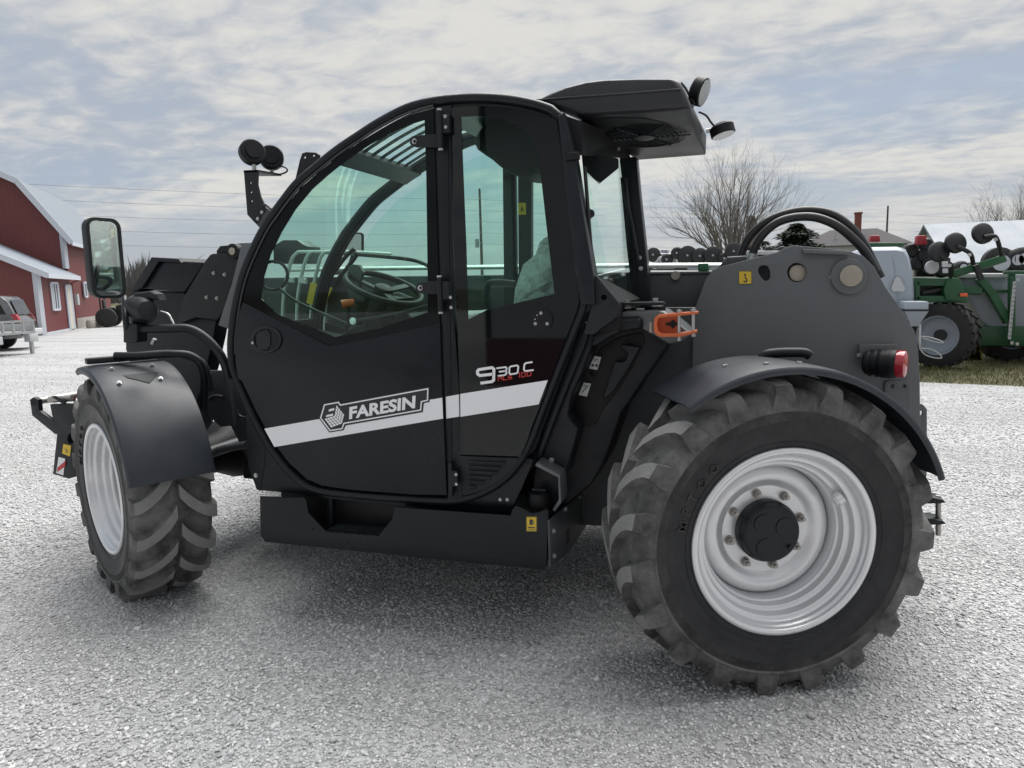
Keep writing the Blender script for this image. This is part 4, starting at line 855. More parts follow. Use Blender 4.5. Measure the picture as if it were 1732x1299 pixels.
b = MB(); b.loft([P(86, 670, TY-.01), P(94, 669, TY-.01), P(112, 680, TY-.01), P(106, 684, TY-.01)], [P(92, 672, TY+.12), P(99, 671, TY+.12), P(114, 680, TY+.12), P(110, 684, TY+.12)]); b.build('lock_flap', 'black', tc_, bevel=.002)
s_ = plate('hazard_marker', [(99, 773), (110, 776), (107, 804), (95, 800)], TY-.003, .002, 'white', tc_, 0)
b = MB(); quadpx(b, [(97, 791), (111, 779), (110, 789), (96.5, 798.5)], TY-.0045); b.build('red_stripe', 'redtxt', s_, ang=0, fix=False)
s_ = plate('yellow_sticker', [(107, 751), (120, 754), (118, 772), (105, 767)], TY-.003, .002, 'yellow', tc_, 0)
b = MB(); ribbon(b, [(110, 759), (114, 763), (111, 766)], TY-.0045, 1.2); b.build('sticker_print', 'ink', s_, ang=0, fix=False)
tubepx('carriage_hose', [(126, 684), (127, 672), (132, 668), (138, 670)], TY+.05, .006, 'redhose', tc_)
# ---- near mirror, headlamp and support tubes
mc = P(178, 437, 2.72); nrm = Vector((.985, -.17, -.02)).normalized(); hx = Vector((0, 0, 1)).cross(nrm).normalized(); hz_ = nrm.cross(hx)
def mq(u, v, d=0.0): return mc+hx*u+hz_*v+nrm*d
def rr3(w, h, r, d, n=5): return [mq(x, y, d) for x, y in rrect(-w, -h, w, h, r, n)]
mw, mh = .086, .190
b = MB(); s_ = [rr3(mw*.8, mh*.85, .04, -.05), rr3(mw*.97, mh*.98, .045, -.03), rr3(mw, mh, .045, 0), rr3(mw, mh, .045, .012), rr3(mw-.014, mh-.014, .034, .014), rr3(mw-.016, mh-.016, .034, .006)]
k = len(s_[0]); b.add([v for q_ in s_ for v in q_], [tuple(range(k))]+[(i*k+j, i*k+(j+1) % k, (i+1)*k+(j+1) % k, (i+1)*k+j) for i in range(len(s_)-1) for j in range(k)]); mr = b.build('side_mirror', 'plastic', TH)
b = MB(); b.add(rr3(mw-.0145, mh-.0145, .034, .0075), [tuple(range(k))]); b.build('mirror_glass', 'mirror', mr, ang=0, fix=False)
mb_ = mq(.095, -.19, -.02)
ma = MB(); ma.tube(cat([mb_, P(212, 535, 2.72), P(215, 566, 2.74)], 5), .014, 10); ma.build('mirror_arm', 'black', mr)
tubepx('support_tube', [(216, 560), (240, 557), (285, 556), (318, 556), (343, 568), (364, 588), (378, 610), (387, 640)], [2.74, 2.76, 2.80, 2.84, 2.86, 2.88, 2.9, 2.92], .0215, 'black', TH, n=14)
plate('support_clamp', rrect(208, 548, 231, 580, 3), 2.72, .07, 'black', TH, .006)
hc = P(240, 525, 2.80)
b = MB(); d = Vector((-.86, .5, 0)); b.tube([hc-d*.10, hc-d*.095, hc-d*.06, hc+d*.0, hc+d*.05, hc+d*.07], [.02, .045, .062, .074, .078, .074], 28); hl = b.build('headlamp', 'plastic', TH, ang=50)
b = MB(); b.tube([hc+d*.07, hc+d*.078], .07, 24); b.build('headlamp_lens', 'lens', hl)
plate('indicator_lamp', [(214, 512), (221, 511), (224, 530), (216, 532)], 2.76, .03, 'lens', hl, .004)
plate('headlamp_hood', [(214, 506), (230, 495), (252, 492), (264, 497), (268, 508), (240, 506), (220, 512)], 2.78, .06, 'plastic', hl, .012)
tubepx('lamp_cable', [(272, 527), (284, 531), (290, 540), (294, 548)], 2.86, .005, 'pipe', hl)
tubepx('support_tube', [(195, 602), (240, 602), (290, 599), (320, 601), (338, 614), (345, 640), (344, 690)], [2.86, 2.9, 2.95, 3.0, 3.03, 3.06, 3.1], .021, 'black', TH, n=14)

# ================================================================== SETTING: ground, yard, grass
def gravel_material(name, base, spread, vor, dirt):
    m = bpy.data.materials.new(name); m.use_nodes = True; t = m.node_tree; L = t.links.new; b_ = t.nodes['Principled BSDF']
    b_.inputs['Roughness'].default_value = .9; b_.inputs['Specular IOR Level'].default_value = .25
    c = t.nodes.new('ShaderNodeTexCoord')
    v = t.nodes.new('ShaderNodeTexVoronoi'); v.inputs['Scale'].default_value = vor; L(c.outputs['Object'], v.inputs['Vector'])
    v2 = t.nodes.new('ShaderNodeTexVoronoi'); v2.inputs['Scale'].default_value = vor*2.3; L(c.outputs['Object'], v2.inputs['Vector'])
    sx_ = t.nodes.new('ShaderNodeSeparateColor'); L(v.outputs['Color'], sx_.inputs[0])
    r = t.nodes.new('ShaderNodeMix'); r.data_type = 'RGBA'; r.inputs[6].default_value = (*[q*(1-spread) for q in base], 1); r.inputs[7].default_value = (*[min(.9, q*(1+spread)) for q in base], 1); L(sx_.outputs[0], r.inputs[0])
    n = t.nodes.new('ShaderNodeTexNoise'); n.inputs['Scale'].default_value = .35; n.inputs['Detail'].default_value = 8; n.inputs['Roughness'].default_value = .65; L(c.outputs['Object'], n.inputs['Vector'])
    mr_ = t.nodes.new('ShaderNodeMapRange'); mr_.inputs[1].default_value = .42; mr_.inputs[2].default_value = .72; mr_.inputs[4].default_value = dirt; L(n.outputs[0], mr_.inputs[0])
    d = t.nodes.new('ShaderNodeMix'); d.data_type = 'RGBA'; L(mr_.outputs[0], d.inputs[0]); L(r.outputs[2], d.inputs[6]); d.inputs[7].default_value = (base[0]*.62, base[1]*.60, base[2]*.57, 1)
    mp_ = t.nodes.new('ShaderNodeMapping'); mp_.inputs['Rotation'].default_value = (0, 0, radians(-48)); mp_.inputs['Scale'].default_value = (.05, 1.1, 1); L(c.outputs['Object'], mp_.inputs[0])      # faint wheel tracks of packed fines
    nt_ = t.nodes.new('ShaderNodeTexNoise'); nt_.inputs['Scale'].default_value = 1.0; nt_.inputs['Detail'].default_value = 4; L(mp_.outputs[0], nt_.inputs['Vector'])
    mt_ = t.nodes.new('ShaderNodeMapRange'); mt_.inputs[1].default_value = .46; mt_.inputs[2].default_value = .62; mt_.inputs[4].default_value = .55; L(nt_.outputs[0], mt_.inputs[0])
    tk_ = t.nodes.new('ShaderNodeMix'); tk_.data_type = 'RGBA'; tk_.blend_type = 'MULTIPLY'; L(mt_.outputs[0], tk_.inputs[0]); L(d.outputs[2], tk_.inputs[6]); tk_.inputs[7].default_value = (.74, .73, .71, 1)
    L(tk_.outputs[2], b_.inputs['Base Color'])
    ad = t.nodes.new('ShaderNodeMath'); ad.operation = 'MULTIPLY_ADD'; L(v2.outputs['Distance'], ad.inputs[0]); ad.inputs[1].default_value = .5; L(v.outputs['Distance'], ad.inputs[2])
    bp = t.nodes.new('ShaderNodeBump'); bp.invert = True; bp.inputs['Strength'].default_value = .7; bp.inputs['Distance'].default_value = .010; L(ad.outputs[0], bp.inputs['Height']); L(bp.outputs[0], b_.inputs['Normal'])
    return m
M['gravel'] = gravel_material('limestone_gravel', (.43, .432, .438), .36, 75, .35)
M['field'] = mat('dry_field_grass', (.10, .095, .05), .95, vary=.4, vscale=.6, dust=.5, dcol=(.06, .075, .03), dscale=.9, bump=.6, bscale=30)
b = MB(); b.add([(-2500, -600, 0), (2500, -600, 0), (2500, 3000, 0), (-2500, 3000, 0)], [(0, 1, 2, 3)]); struct(b.build('ground', 'field', None, ang=0, fix=False))
yard = [(70, -40), (70, -6), (30, 4.6), (12, 9.2), (3.82, 11.45), (2.6, 11.75), (0, 13), (-3, 16), (-9, 26), (-18, 44), (-24, 62), (-60, 62), (-75, 0), (-70, -40)]
b = MB(); b.add([(x, y, .004) for x, y in yard], [tuple(range(len(yard)))]); struct(b.build('gravel_yard', 'gravel', None, ang=0, fix=False))
# loose stones: one uncountable cover of real pebbles where the camera can tell them apart
def pebbles():
    rng = np.random.default_rng(11)
    base = np.array([(1, 0, 0), (-1, 0, 0), (0, 1, 0), (0, -1, 0), (0, 0, 1), (0, 0, -1)], float)
    ico = [(0, 2, 4), (2, 1, 4), (1, 3, 4), (3, 0, 4), (2, 0, 5), (1, 2, 5), (3, 1, 5), (0, 3, 5)]
    cb8 = np.array([(-1, -1, -.8), (1, -1, -.8), (1, 1, -.8), (-1, 1, -.8), (-.7, -.7, .8), (.7, -.7, .8), (.7, .7, .8), (-.7, .7, .8)], float)
    fq = [(0, 3, 2, 1), (4, 5, 6, 7), (0, 1, 5, 4), (1, 2, 6, 5), (2, 3, 7, 6), (3, 0, 4, 7)]
    pts = []; fwd = np.array([-sin(YAW), cos(YAW)]); rgt = np.array([cos(YAW), sin(YAW)])
    for d0, d1, dens, s0, s1 in ((1.75, 3.2, 4400, .0042, .0105), (3.2, 4.8, 3000, .0048, .0115), (4.8, 6.5, 1300, .006, .013), (6.5, 9, 520, .007, .015), (9, 13, 150, .008, .017), (13, 20, 40, .01, .02)):
        area = .80*1.9*(d1*d1-d0*d0)/2; n = int(area*dens)
        d = np.sqrt(rng.uniform(d0*d0, d1*d1, n)); l = rng.uniform(-.80, .80, n)*d
        p = fwd[None]*d[:, None]+rgt[None]*l[:, None]
        fld = .5+.25*np.sin(p[:, 0]*2.1+1.3*np.sin(p[:, 1]*1.7))+.25*np.sin(p[:, 1]*2.9+p[:, 0]*.8+2*np.sin(p[:, 0]*.9))     # patches of fines and of coarser stone
        s = s0+(s1-s0)*rng.beta(1.2, 3.4, n)*(.55+.9*fld)
        pts.append(np.column_stack([p, s]))
    n = 300; d = rng.uniform(1.8, 8, n); l = rng.uniform(-.7, .7, n)*d
    pts.append(np.column_stack([fwd[None]*d[:, None]+rgt[None]*l[:, None], np.minimum(rng.gamma(2.0, .0024, n)+.009, .016)]))
    A = np.concatenate(pts); k = np.ones(len(A), bool); k &= ~((A[:, 0]*.25+A[:, 1]) > 12.2); A = A[k]; n = len(A)
    v = cb8[None]*rng.uniform(.62, 1.12, (n, 8, 1))+rng.normal(0, .14, (n, 8, 3))
    v *= np.stack([rng.uniform(.8, 1.35, n), rng.uniform(.6, 1.05, n), rng.uniform(.4, .75, n)], 1)[:, None]*A[:, 2][:, None, None]
    a, c = rng.uniform(0, 2*pi, n), rng.normal(0, .35, n); ca, sa, cc_, sc_ = np.cos(a), np.sin(a), np.cos(c), np.sin(c)
    x, z = v[:, :, 0]*cc_[:, None]-v[:, :, 2]*sc_[:, None], v[:, :, 0]*sc_[:, None]+v[:, :, 2]*cc_[:, None]; y = v[:, :, 1]
    X = x*ca[:, None]-y*sa[:, None]+A[:, 0][:, None]; Y = x*sa[:, None]+y*ca[:, None]+A[:, 1][:, None]; Z = z+(.004+A[:, 2]*.28)[:, None]
    co = np.stack([X, Y, Z], 2).reshape(-1, 3); f = (np.array(fq)[None]+(np.arange(n)*8)[:, None, None]).reshape(-1, 4)
    me = bpy.data.meshes.new('gravel_stones'); me.vertices.add(len(co)); me.vertices.foreach_set('co', co.ravel())
    me.loops.add(f.size); me.loops.foreach_set('vertex_index', f.ravel()); me.polygons.add(len(f)); me.polygons.foreach_set('loop_start', np.arange(0, f.size, 4)); me.polygons.foreach_set('loop_total', np.full(len(f), 4))
    me.update(); tone = np.repeat(np.clip(rng.normal(.5, .22, n), 0, 1), 8); at = me.attributes.new('tone', 'FLOAT', 'POINT'); at.data.foreach_set('value', tone.astype(np.float32))
    return me
pm = bpy.data.materials.new('limestone_pebbles'); pm.use_nodes = True; t = pm.node_tree; L = t.links.new
an = t.nodes.new('ShaderNodeAttribute'); an.attribute_name = 'tone'; cr = t.nodes.new('ShaderNodeValToRGB'); L(an.outputs['Fac'], cr.inputs[0])
cr.color_ramp.elements[0].color = (.37, .372, .378, 1); cr.color_ramp.elements[1].color = (.80, .797, .79, 1); e_ = cr.color_ramp.elements.new(.5); e_.color = (.55, .552, .558, 1)
tcp = t.nodes.new('ShaderNodeTexCoord'); nzp = t.nodes.new('ShaderNodeTexNoise'); nzp.inputs['Scale'].default_value = .55; nzp.inputs['Detail'].default_value = 5; nzp.inputs['Roughness'].default_value = .6; L(tcp.outputs['Object'], nzp.inputs['Vector'])
mrp = t.nodes.new('ShaderNodeMapRange'); mrp.inputs[1].default_value = .40; mrp.inputs[2].default_value = .66; mrp.inputs[4].default_value = .75; L(nzp.outputs[0], mrp.inputs[0])
mxp = t.nodes.new('ShaderNodeMix'); mxp.data_type = 'RGBA'; mxp.blend_type = 'MULTIPLY'; L(mrp.outputs[0], mxp.inputs[0]); L(cr.outputs[0], mxp.inputs[6]); mxp.inputs[7].default_value = (.82, .80, .78, 1)      # damp, earthy patches
L(mxp.outputs[2], t.nodes['Principled BSDF'].inputs['Base Color']); t.nodes['Principled BSDF'].inputs['Roughness'].default_value = .85; t.nodes['Principled BSDF'].inputs['Specular IOR Level'].default_value = .25
o = mk('gravel_stones', pebbles(), pm, None, ang=0); tag(o, 'loose pale limestone gravel covering the yard', None, None, 'stuff'); o['category'] = 'gravel'

# ------------------------------------------------------------------ materials of the surroundings
def siding(name, col, rib=4.0, axis=0, vary=.1):
    m = mat(name, col, .55, vary=vary, vscale=.8, dust=.12, dcol=tuple(q*.6 for q in col), dscale=.7)
    t = m.node_tree; L = t.links.new; c = t.nodes.new('ShaderNodeTexCoord'); w = t.nodes.new('ShaderNodeTexWave'); w.wave_type = 'BANDS'; w.bands_direction = 'XYZ'[axis]; w.wave_profile = 'SAW'
    w.inputs['Scale'].default_value = rib; L(c.outputs['UV'], w.inputs['Vector']); bp = t.nodes.new('ShaderNodeBump'); bp.inputs['Strength'].default_value = .8; bp.inputs['Distance'].default_value = .03
    L(w.outputs[0], bp.inputs['Height']); L(bp.outputs[0], t.nodes['Principled BSDF'].inputs['Normal']); return m
M.update(barnred=siding('red_steel_siding', (.155, .037, .036), 1.3), barnroof=siding('galvanised_roof_sheet', (.21, .24, .28), 1.1), trim=mat('white_trim', (.56, .59, .64), .5, vary=.04),
    concrete=mat('concrete_foundation', (.36, .34, .31), .9, vary=.2, bump=.3, bscale=20), wglass=mat('dark_window_glass', (.03, .035, .04), .06, vary=.0, rvar=.02), doorcream=mat('cream_door_paint', (.62, .60, .52), .5, vary=.05),
    dkred=mat('dark_red_downspout', (.16, .03, .03), .5), carpaint=mat('dark_silver_car_paint', (.16, .165, .17), .22, metal=.6, vary=.04, coat=.5), carglass=mat('tinted_car_glass', (.012, .014, .018), .05, vary=0, rvar=.02),
    rubberfar=mat('black_rubber', (.02, .02, .021), .75), green=mat('implement_green_paint', (.008, .078, .025), .38, vary=.12, dust=.05), blackiron=mat('black_iron', (.012, .012, .014), .5),
    tank=mat('pale_poly_tank', (.33, .37, .43), .45, vary=.05), cartgrey=mat('grey_cart_poly', (.28, .31, .35), .5, vary=.08), palewhite=mat('weathered_white', (.46, .47, .48), .5), implred=mat('implement_red', (.30, .02, .03), .45),
    bark=mat('grey_brown_bark', (.20, .185, .175), .9, vary=.3, vscale=5), needles=mat('dark_spruce_needles', (.022, .042, .022), .8, vary=.5, vscale=2), brush=mat('bare_brush', (.13, .125, .125), .95, vary=.3), reddish=mat('rusty_cedar_foliage', (.075, .062, .048), .9, vary=.4, vscale=2),
    shingle=mat('grey_roof_shingle', (.07, .066, .07), .9, vary=.25, vscale=4), brick=mat('red_brick', (.22, .085, .065), .9, vary=.3, vscale=8), pole=mat('weathered_pole_wood', (.10, .085, .075), .9, vary=.3), wire=mat('power_wire', (.06, .065, .07), .6),
    shedgrey=siding('grey_steel_siding', (.30, .315, .335), 1.6), shedred=siding('maroon_steel_wainscot', (.10, .018, .022), 1.6), amber=mat('orange_reflector', (.75, .12, .03), .3))
def uvq(name, quad, m, parent, th=.0, n=None, us=1.0):
    """flat panel from a quad (4 corners, bottom edge first) with metre UVs"""
    q = [Vector(p) for p in quad]; nn = (q[1]-q[0]).cross(q[-1]-q[0]).normalized()
    b_ = MB(); k = len(q); b_.add(q, [tuple(range(k))])
    if th: b_.add([p-nn*th for p in q], [tuple(range(k))[::-1]]); b_.f += [(i, i+k, (i+1) % k+k, (i+1) % k) for i in range(k)]; b_.mi += [0]*k
    me = b_.mesh(name, fix=bool(th)); uv = me.uv_layers.new(name='UVMap'); ex = (q[1]-q[0]).normalized(); ey = nn.cross(ex)
    for lp in me.loops:
        p = me.vertices[lp.vertex_index].co-q[0]; uv.data[lp.index].uv = (p.dot(ex)*us, p.dot(ey)*us)
    return mk(name, me, m, parent, ang=0)
UPV = Vector((0, 0, 1))

# ------------------------------------------------------------------ red barn
BA = G(76, 567); bd = Vector((-.6, .8, 0)); be = Vector((-.8, -.6, 0)); out = -be
def BP(s, t, z): return BA+bd*s+be*t+UPV*z
barn = empty('red_barn', BA); tag(barn, 'red steel barn with pale gambrel roof and white corner trim', 'barn')
S1, S2, TW, EH = 5.4, 15.4, 10.4, 4.70
KT, KZ, RZ = 1.65, 7.1, 8.9
uvq('wall', [BP(0, TW, 0), BP(0, 0, 0), BP(0, 0, 2.72), BP(0, TW/2, 5.25), BP(0, TW, 2.72)], 'barnred', barn)
uvq('wall', [BP(0, 0, 0), BP(S1, 0, 0), BP(S1, 0, 2.8), BP(0, 0, 2.8)], 'barnred', barn)
uvq('wall', [BP(S1, TW, 0), BP(S1, .05, 0), BP(S1, .05, EH), BP(S1, KT, KZ), BP(S1, TW/2, RZ), BP(S1, TW-KT, KZ), BP(S1, TW, EH)], 'barnred', barn)
uvq('wall', [BP(S1, .05, .5), BP(S2, .05, .5), BP(S2, .05, EH), BP(S1, .05, EH)], 'barnred', barn)
uvq('wall', [BP(S2, .05, 0), BP(S2, TW, 0), BP(S2, TW, EH), BP(S2, TW/2, RZ), BP(S2, .05, EH)], 'barnred', barn)
b = MB(); b.prism([BP(S1+.6, .0, 0), BP(S2, .0, 0), BP(S2, .0, .52), BP(S1+.6, .0, .52)], be*.3); b.build('foundation', 'concrete', barn, ang=0)
r1 = uvq('roof', [BP(-.35, -.45, 2.62), BP(S1, -.45, 2.62), BP(S1, TW/2, 5.45), BP(-.35, TW/2, 5.45)], 'barnroof', barn, .10)
uvq('roof', [BP(S1, TW+.45, 2.62), BP(-.35, TW+.45, 2.62), BP(-.35, TW/2, 5.45), BP(S1, TW/2, 5.45)], 'barnroof', barn, .10)
for t0, z0, t1, z1 in ((-.35, EH-.38, KT, KZ+.12), (KT, KZ+.12, TW/2, RZ+.1)):
    uvq('roof', [BP(S1-.45, t0, z0), BP(S2+.4, t0, z0), BP(S2+.4, t1, z1), BP(S1-.45, t1, z1)], 'barnroof', barn, .12)
    uvq('roof', [BP(S2+.4, TW-t0, z0), BP(S1-.45, TW-t0, z0), BP(S1-.45, TW-t1, z1), BP(S2+.4, TW-t1, z1)], 'barnroof', barn, .12)
def btrim(p, q, w=.22, h=.10, nm='trim_board'): b_ = MB(); b_.bar(p, q, w, h); return b_.build(nm, 'trim', barn, ang=0)
btrim(BP(-.03, .06, 0), BP(-.03, .06, 2.75), .24, .2, 'corner_trim'); btrim(BP(S1-.04, .1, 3.0), BP(S1-.04, .1, EH), .2, .2, 'corner_trim')
btrim(BP(-.37, -.45, 2.52), BP(-.37, TW/2, 5.34), .06, .24, 'rake_trim'); btrim(BP(-.37, -.45, 2.52), BP(S1, -.45, 2.52), .06, .2, 'fascia'); btrim(BP(S1-.47, -.35, EH-.48), BP(S1-.47, KT, KZ), .06, .26, 'rake_trim'); btrim(BP(S1-.47, KT, KZ), BP(S1-.47, TW/2, RZ), .06, .26, 'rake_trim'); btrim(BP(S1-.45, -.36, EH-.5), BP(S2+.4, -.36, EH-.5), .06, .2, 'fascia')
btrim(BP(0, -.03, .05), BP(4.5, -.03, .05), .06, .1, 'base_trim')
def bwin(s0, s1, z0, z1, m='wglass', n=3):
    w_ = MB(); w_.prism([BP(s0, -.02, z0), BP(s1, -.02, z0), BP(s1, -.02, z1), BP(s0, -.02, z1)], out*.02); w_ = w_.build('window', m, barn, ang=0)
    for a, c in ((BP(s0, -.05, z0), BP(s1, -.05, z0)), (BP(s0, -.05, z1), BP(s1, -.05, z1)), (BP(s0, -.05, z0), BP(s0, -.05, z1)), (BP(s1, -.05, z0), BP(s1, -.05, z1))): b_ = MB(); b_.bar(a, c, .10, .10); b_.build('frame', 'trim', w_, ang=0)
    for k in range(1, n): x = s0+(s1-s0)*k/n; b_ = MB(); b_.bar(BP(x, -.045, z0), BP(x, -.045, z1), .07, .06); b_.build('mullion', 'trim', w_, ang=0)
bwin(1.55, 2.65, 1.05, 2.25)
b = MB(); b.prism([BP(4.15, -.03, .05), BP(4.95, -.03, .05), BP(4.95, -.03, 2.1), BP(4.15, -.03, 2.1)], out*.04); dr = b.build('door', 'doorcream', barn, ang=0)
for a, c in ((BP(4.1, -.06, .0), BP(4.1, -.06, 2.15)), (BP(5.0, -.06, 0), BP(5.0, -.06, 2.15)), (BP(4.1, -.06, 2.15), BP(5.0, -.06, 2.15))): b = MB(); b.bar(a, c, .1, .1); b.build('door_frame', 'trim', dr, ang=0)
b = MB(); b.tube([BP(S1, -.42, 2.45), BP(S1+.05, -.05, 2.3), BP(S1+.05, -.05, .2)], .05, 8); b.build('downspout', 'dkred', barn)
b = MB(); b.prism([BP(S1+.35, -.02, 1.2), BP(S1+.75, -.02, 1.2), BP(S1+.75, -.02, 1.75), BP(S1+.35, -.02, 1.75)], out*.15); b.build('meter_box', 'palewhite', barn, ang=0)
bwin(8.0, 8.55, 1.6, 2.35, 'wglass', 1)
b = MB(); b.bar(BP(-.35, 1.0, .22), BP(-.35, .2, .22), .3, .4); o = b.build('concrete_block', 'concrete', None, bevel=.02); tag(o, 'grey concrete block on the gravel at the barn corner', 'block')
for k, (s, t, z, r_) in enumerate(((5.9, -.6, .22, .22), (6.5, -.8, .16, .18), (7.0, -.7, .2, .2))):
    c = BP(s, t, 0); b = MB(); b.tube([c, c+UPV*.1, c+UPV*z*1.6, c+UPV*z*2], [r_*.9, r_, r_*.95, r_*.6], 12); o = b.build('boulder', 'concrete', None); tag(o, ['pale boulder nearest the cream barn door', 'middle one of three pale boulders by the barn foundation', 'pale boulder by the foundation farthest from the cream barn door'][k], 'boulder', 'boulders by the barn wall')

# ------------------------------------------------------------------ vehicles at the left edge
suv = empty('parked_suv', G(40, 590)+Vector((-1.6, -1.35, 0))); tag(suv, 'dark silver sport utility vehicle parked before the red barn', 'car')
suv['_localkids'] = 1; vdir = Vector((-.61, -.79, 0)); suv.rotation_euler = (0, 0, atan2(vdir.y, vdir.x)-radians(14))
def loc(b_, name, m, par, bevel=0.0, ang=38):
    o_ = mk(name, b_.mesh(name, bevel), m, None, ang=ang); o_.parent = par; return o_
prof = [(-2.3, .38), (-2.36, .62), (-2.3, .95), (-2.22, 1.05), (-2.05, 1.52), (-1.9, 1.66), (-1.2, 1.72), (.4, 1.68), (.75, 1.55), (1.25, 1.12), (2.1, 1.0), (2.3, .8), (2.32, .4), (1.85, .36), (1.75, .62), (1.45, .76), (1.1, .62), (1.0, .36), (-.95, .36), (-1.05, .62), (-1.4, .76), (-1.7, .62), (-1.8, .36)]
b = MB(); b.prism([Vector((x, -.88, z)) for x, z in prof], (0, 1.76, 0)); body = loc(b, 'body', 'carpaint', suv, .05)
for s in (-1, 1):
    for wpts in ([(-1.98, 1.12), (-1.82, 1.55), (-1.3, 1.6), (-1.3, 1.12)], [(-1.2, 1.12), (-1.2, 1.61), (-.3, 1.61), (-.3, 1.12)], [(-.2, 1.12), (-.2, 1.61), (.4, 1.58), (1.0, 1.14)]):
        b = MB(); b.prism([Vector((x, s*.883, z)) for x, z in wpts], (0, -s*.02, 0)); loc(b, 'side_window', 'carglass', suv)
    b = MB(); b.prism([Vector((-2.33, s*.885, .86)), Vector((-2.345, s*.74, .86)), Vector((-2.24, s*.74, 1.12)), Vector((-2.22, s*.885, 1.12))], (.14, 0, 0)); loc(b, 'tail_lamp', 'redlens', suv)
    for x in (-1.4, 1.42):
        b = MB(); b.tube([(x, s*.66, .36), (x, s*.9, .36)], .36, 28); w_ = loc(b, 'wheel', 'rubberfar', suv, .03); b = MB(); b.tube([(x, s*.9, .36), (x, s*.915, .36)], .22, 20); loc(b, 'rim', 'silver', w_)
b = MB(); b.prism([Vector((-2.235, -.72, 1.1)), Vector((-2.235, .72, 1.1)), Vector((-2.075, .66, 1.56)), Vector((-2.075, -.66, 1.56))], (-.012, 0, -.004)); loc(b, 'rear_window', 'carglass', suv)
b = MB(); b.box((-2.42, 0, .52), (.16, 1.72, .2)); loc(b, 'rear_bumper', 'palewhite', suv, .04)
tr = empty('utility_trailer', G(14, 603)+Vector((-.1, .2, 0))); tag(tr, 'galvanised utility trailer tail cut off at the left picture edge', 'trailer'); tr['_localkids'] = 1; tr.rotation_euler = (0, 0, atan2(vdir.y, vdir.x)-radians(42))
b = MB(); b.box((1.6, 0, .62), (3.4, 1.5, .06)); deck = loc(b, 'deck', 'zinc', tr, .01)
for s in (-1, 1): b = MB(); b.box((1.6, s*.77, .72), (3.4, .05, .26)); loc(b, 'side_rail', 'zinc', tr, .01)
for y in (-.7, -.35, .0, .35, .7): b = MB(); b.box((-.12, y, .78), (.05, .05, .36)); loc(b, 'gate_bar', 'zinc', tr)
for z in (.62, .95): b = MB(); b.box((-.12, 0, z), (.06, 1.5, .06)); loc(b, 'gate_rail', 'zinc', tr)
for s in (-1, 1):
    b = MB(); b.box((-.1, s*.62, .46), (.2, .3, .22)); loc(b, 'lamp_box', 'palewhite', tr, .01); b = MB(); b.box((-.08, s*.62, .20), (.08, .08, .4)); loc(b, 'stand_leg', 'zinc', tr)
    b = MB(); b.tube([(1.9, s*.82, .34), (1.9, s*1.0, .34)], .34, 24); loc(b, 'wheel', 'rubberfar', tr, .03)
tg = G(208, 552); tra = empty('farm_tractor', tg); tag(tra, 'small dark tractor standing beyond the barn behind the side mirror', 'tractor'); tra['_localkids'] = 1; tra.rotation_euler = (0, 0, radians(35))
b = MB(); b.prism([Vector((x, -.28, z)) for x, z in ((-.2, .55), (-.2, 1.1), (.1, 1.15), (1.2, 1.1), (1.4, .95), (1.4, .55))], (0, .56, 0)); loc(b, 'hood', 'blackiron', tra, .04)
b = MB(); b.box((-.55, 0, .95), (.5, .55, .12)); loc(b, 'seat', 'blackiron', tra, .04)
b = MB(); b.box((-.78, 0, 1.2), (.1, .5, .45)); loc(b, 'seat_back', 'blackiron', tra, .04)
b = MB(); b.tube([(-.85, -.5, .9), (-.85, -.5, 1.9), (-.85, .5, 1.9), (-.85, .5, .9)], .04, 8); loc(b, 'roll_bar', 'blackiron', tra)
for x, r_, y in ((-.6, .5, .62), (1.05, .34, .55)):
    for s in (-1, 1): b = MB(); b.tube([(x, s*(y-.14), r_), (x, s*(y+.14), r_)], r_, 24); w_ = loc(b, 'wheel', 'rubberfar', tra, .05); b = MB(); b.tube([(x, s*(y+.14), r_), (x, s*(y+.155), r_)], r_*.5, 18); loc(b, 'rim', 'blackiron', w_)
b = MB(); ring(b, Vector((-.15, 0, 1.32)), Vector((-.5, 0, .85)).normalized(), .18, .015, 20, 6); b.tube([(-.15, 0, 1.32), (.1, 0, 1.0)], .02, 6); loc(b, 'steering_wheel', 'blackiron', tra)

# ------------------------------------------------------------------ planters and carts behind
def disc(b_, px, py, Y, R_, wd=.10, d=(.25, -.95, .1), n=22):
    c = P(px, py, Y); d = Vector(d).normalized(); b_.tube([c-d*wd/2, c-d*wd*.3, c+d*wd*.3, c+d*wd/2], [R_*.8, R_, R_, R_*.8], n); return c
def pbox(name, px0, px1, Y, dy, m, par, bevel=.01):
    (x0, y0), (x1, y1) = px0, px1; b_ = MB(); b_.prism([P(x0, y0, Y), P(x1, y0, Y), P(x1, y1, Y), P(x0, y1, Y)], (0, dy, 0)); return b_.build(name, m, par, bevel=bevel)
def pbar(name, p, q, Y, w, m, par, Y2=None): b_ = MB(); b_.bar(P(*p, Y), P(*q, Y2 or Y), w, w, up=(0, -1, .2)); return b_.build(name, m, par, bevel=w*.08)
PLY = 14.6
pl = empty('row_planter', G(1190, 612)); pl.location = (P(1190, 440, PLY).x, PLY, 0); tag(pl, 'folded seed planter toolbar with black gauge wheels seen behind the cab', 'planter')
pbox('toolbar', (1088, 448), (1345, 457), PLY+.3, .18, 'blackiron', pl)
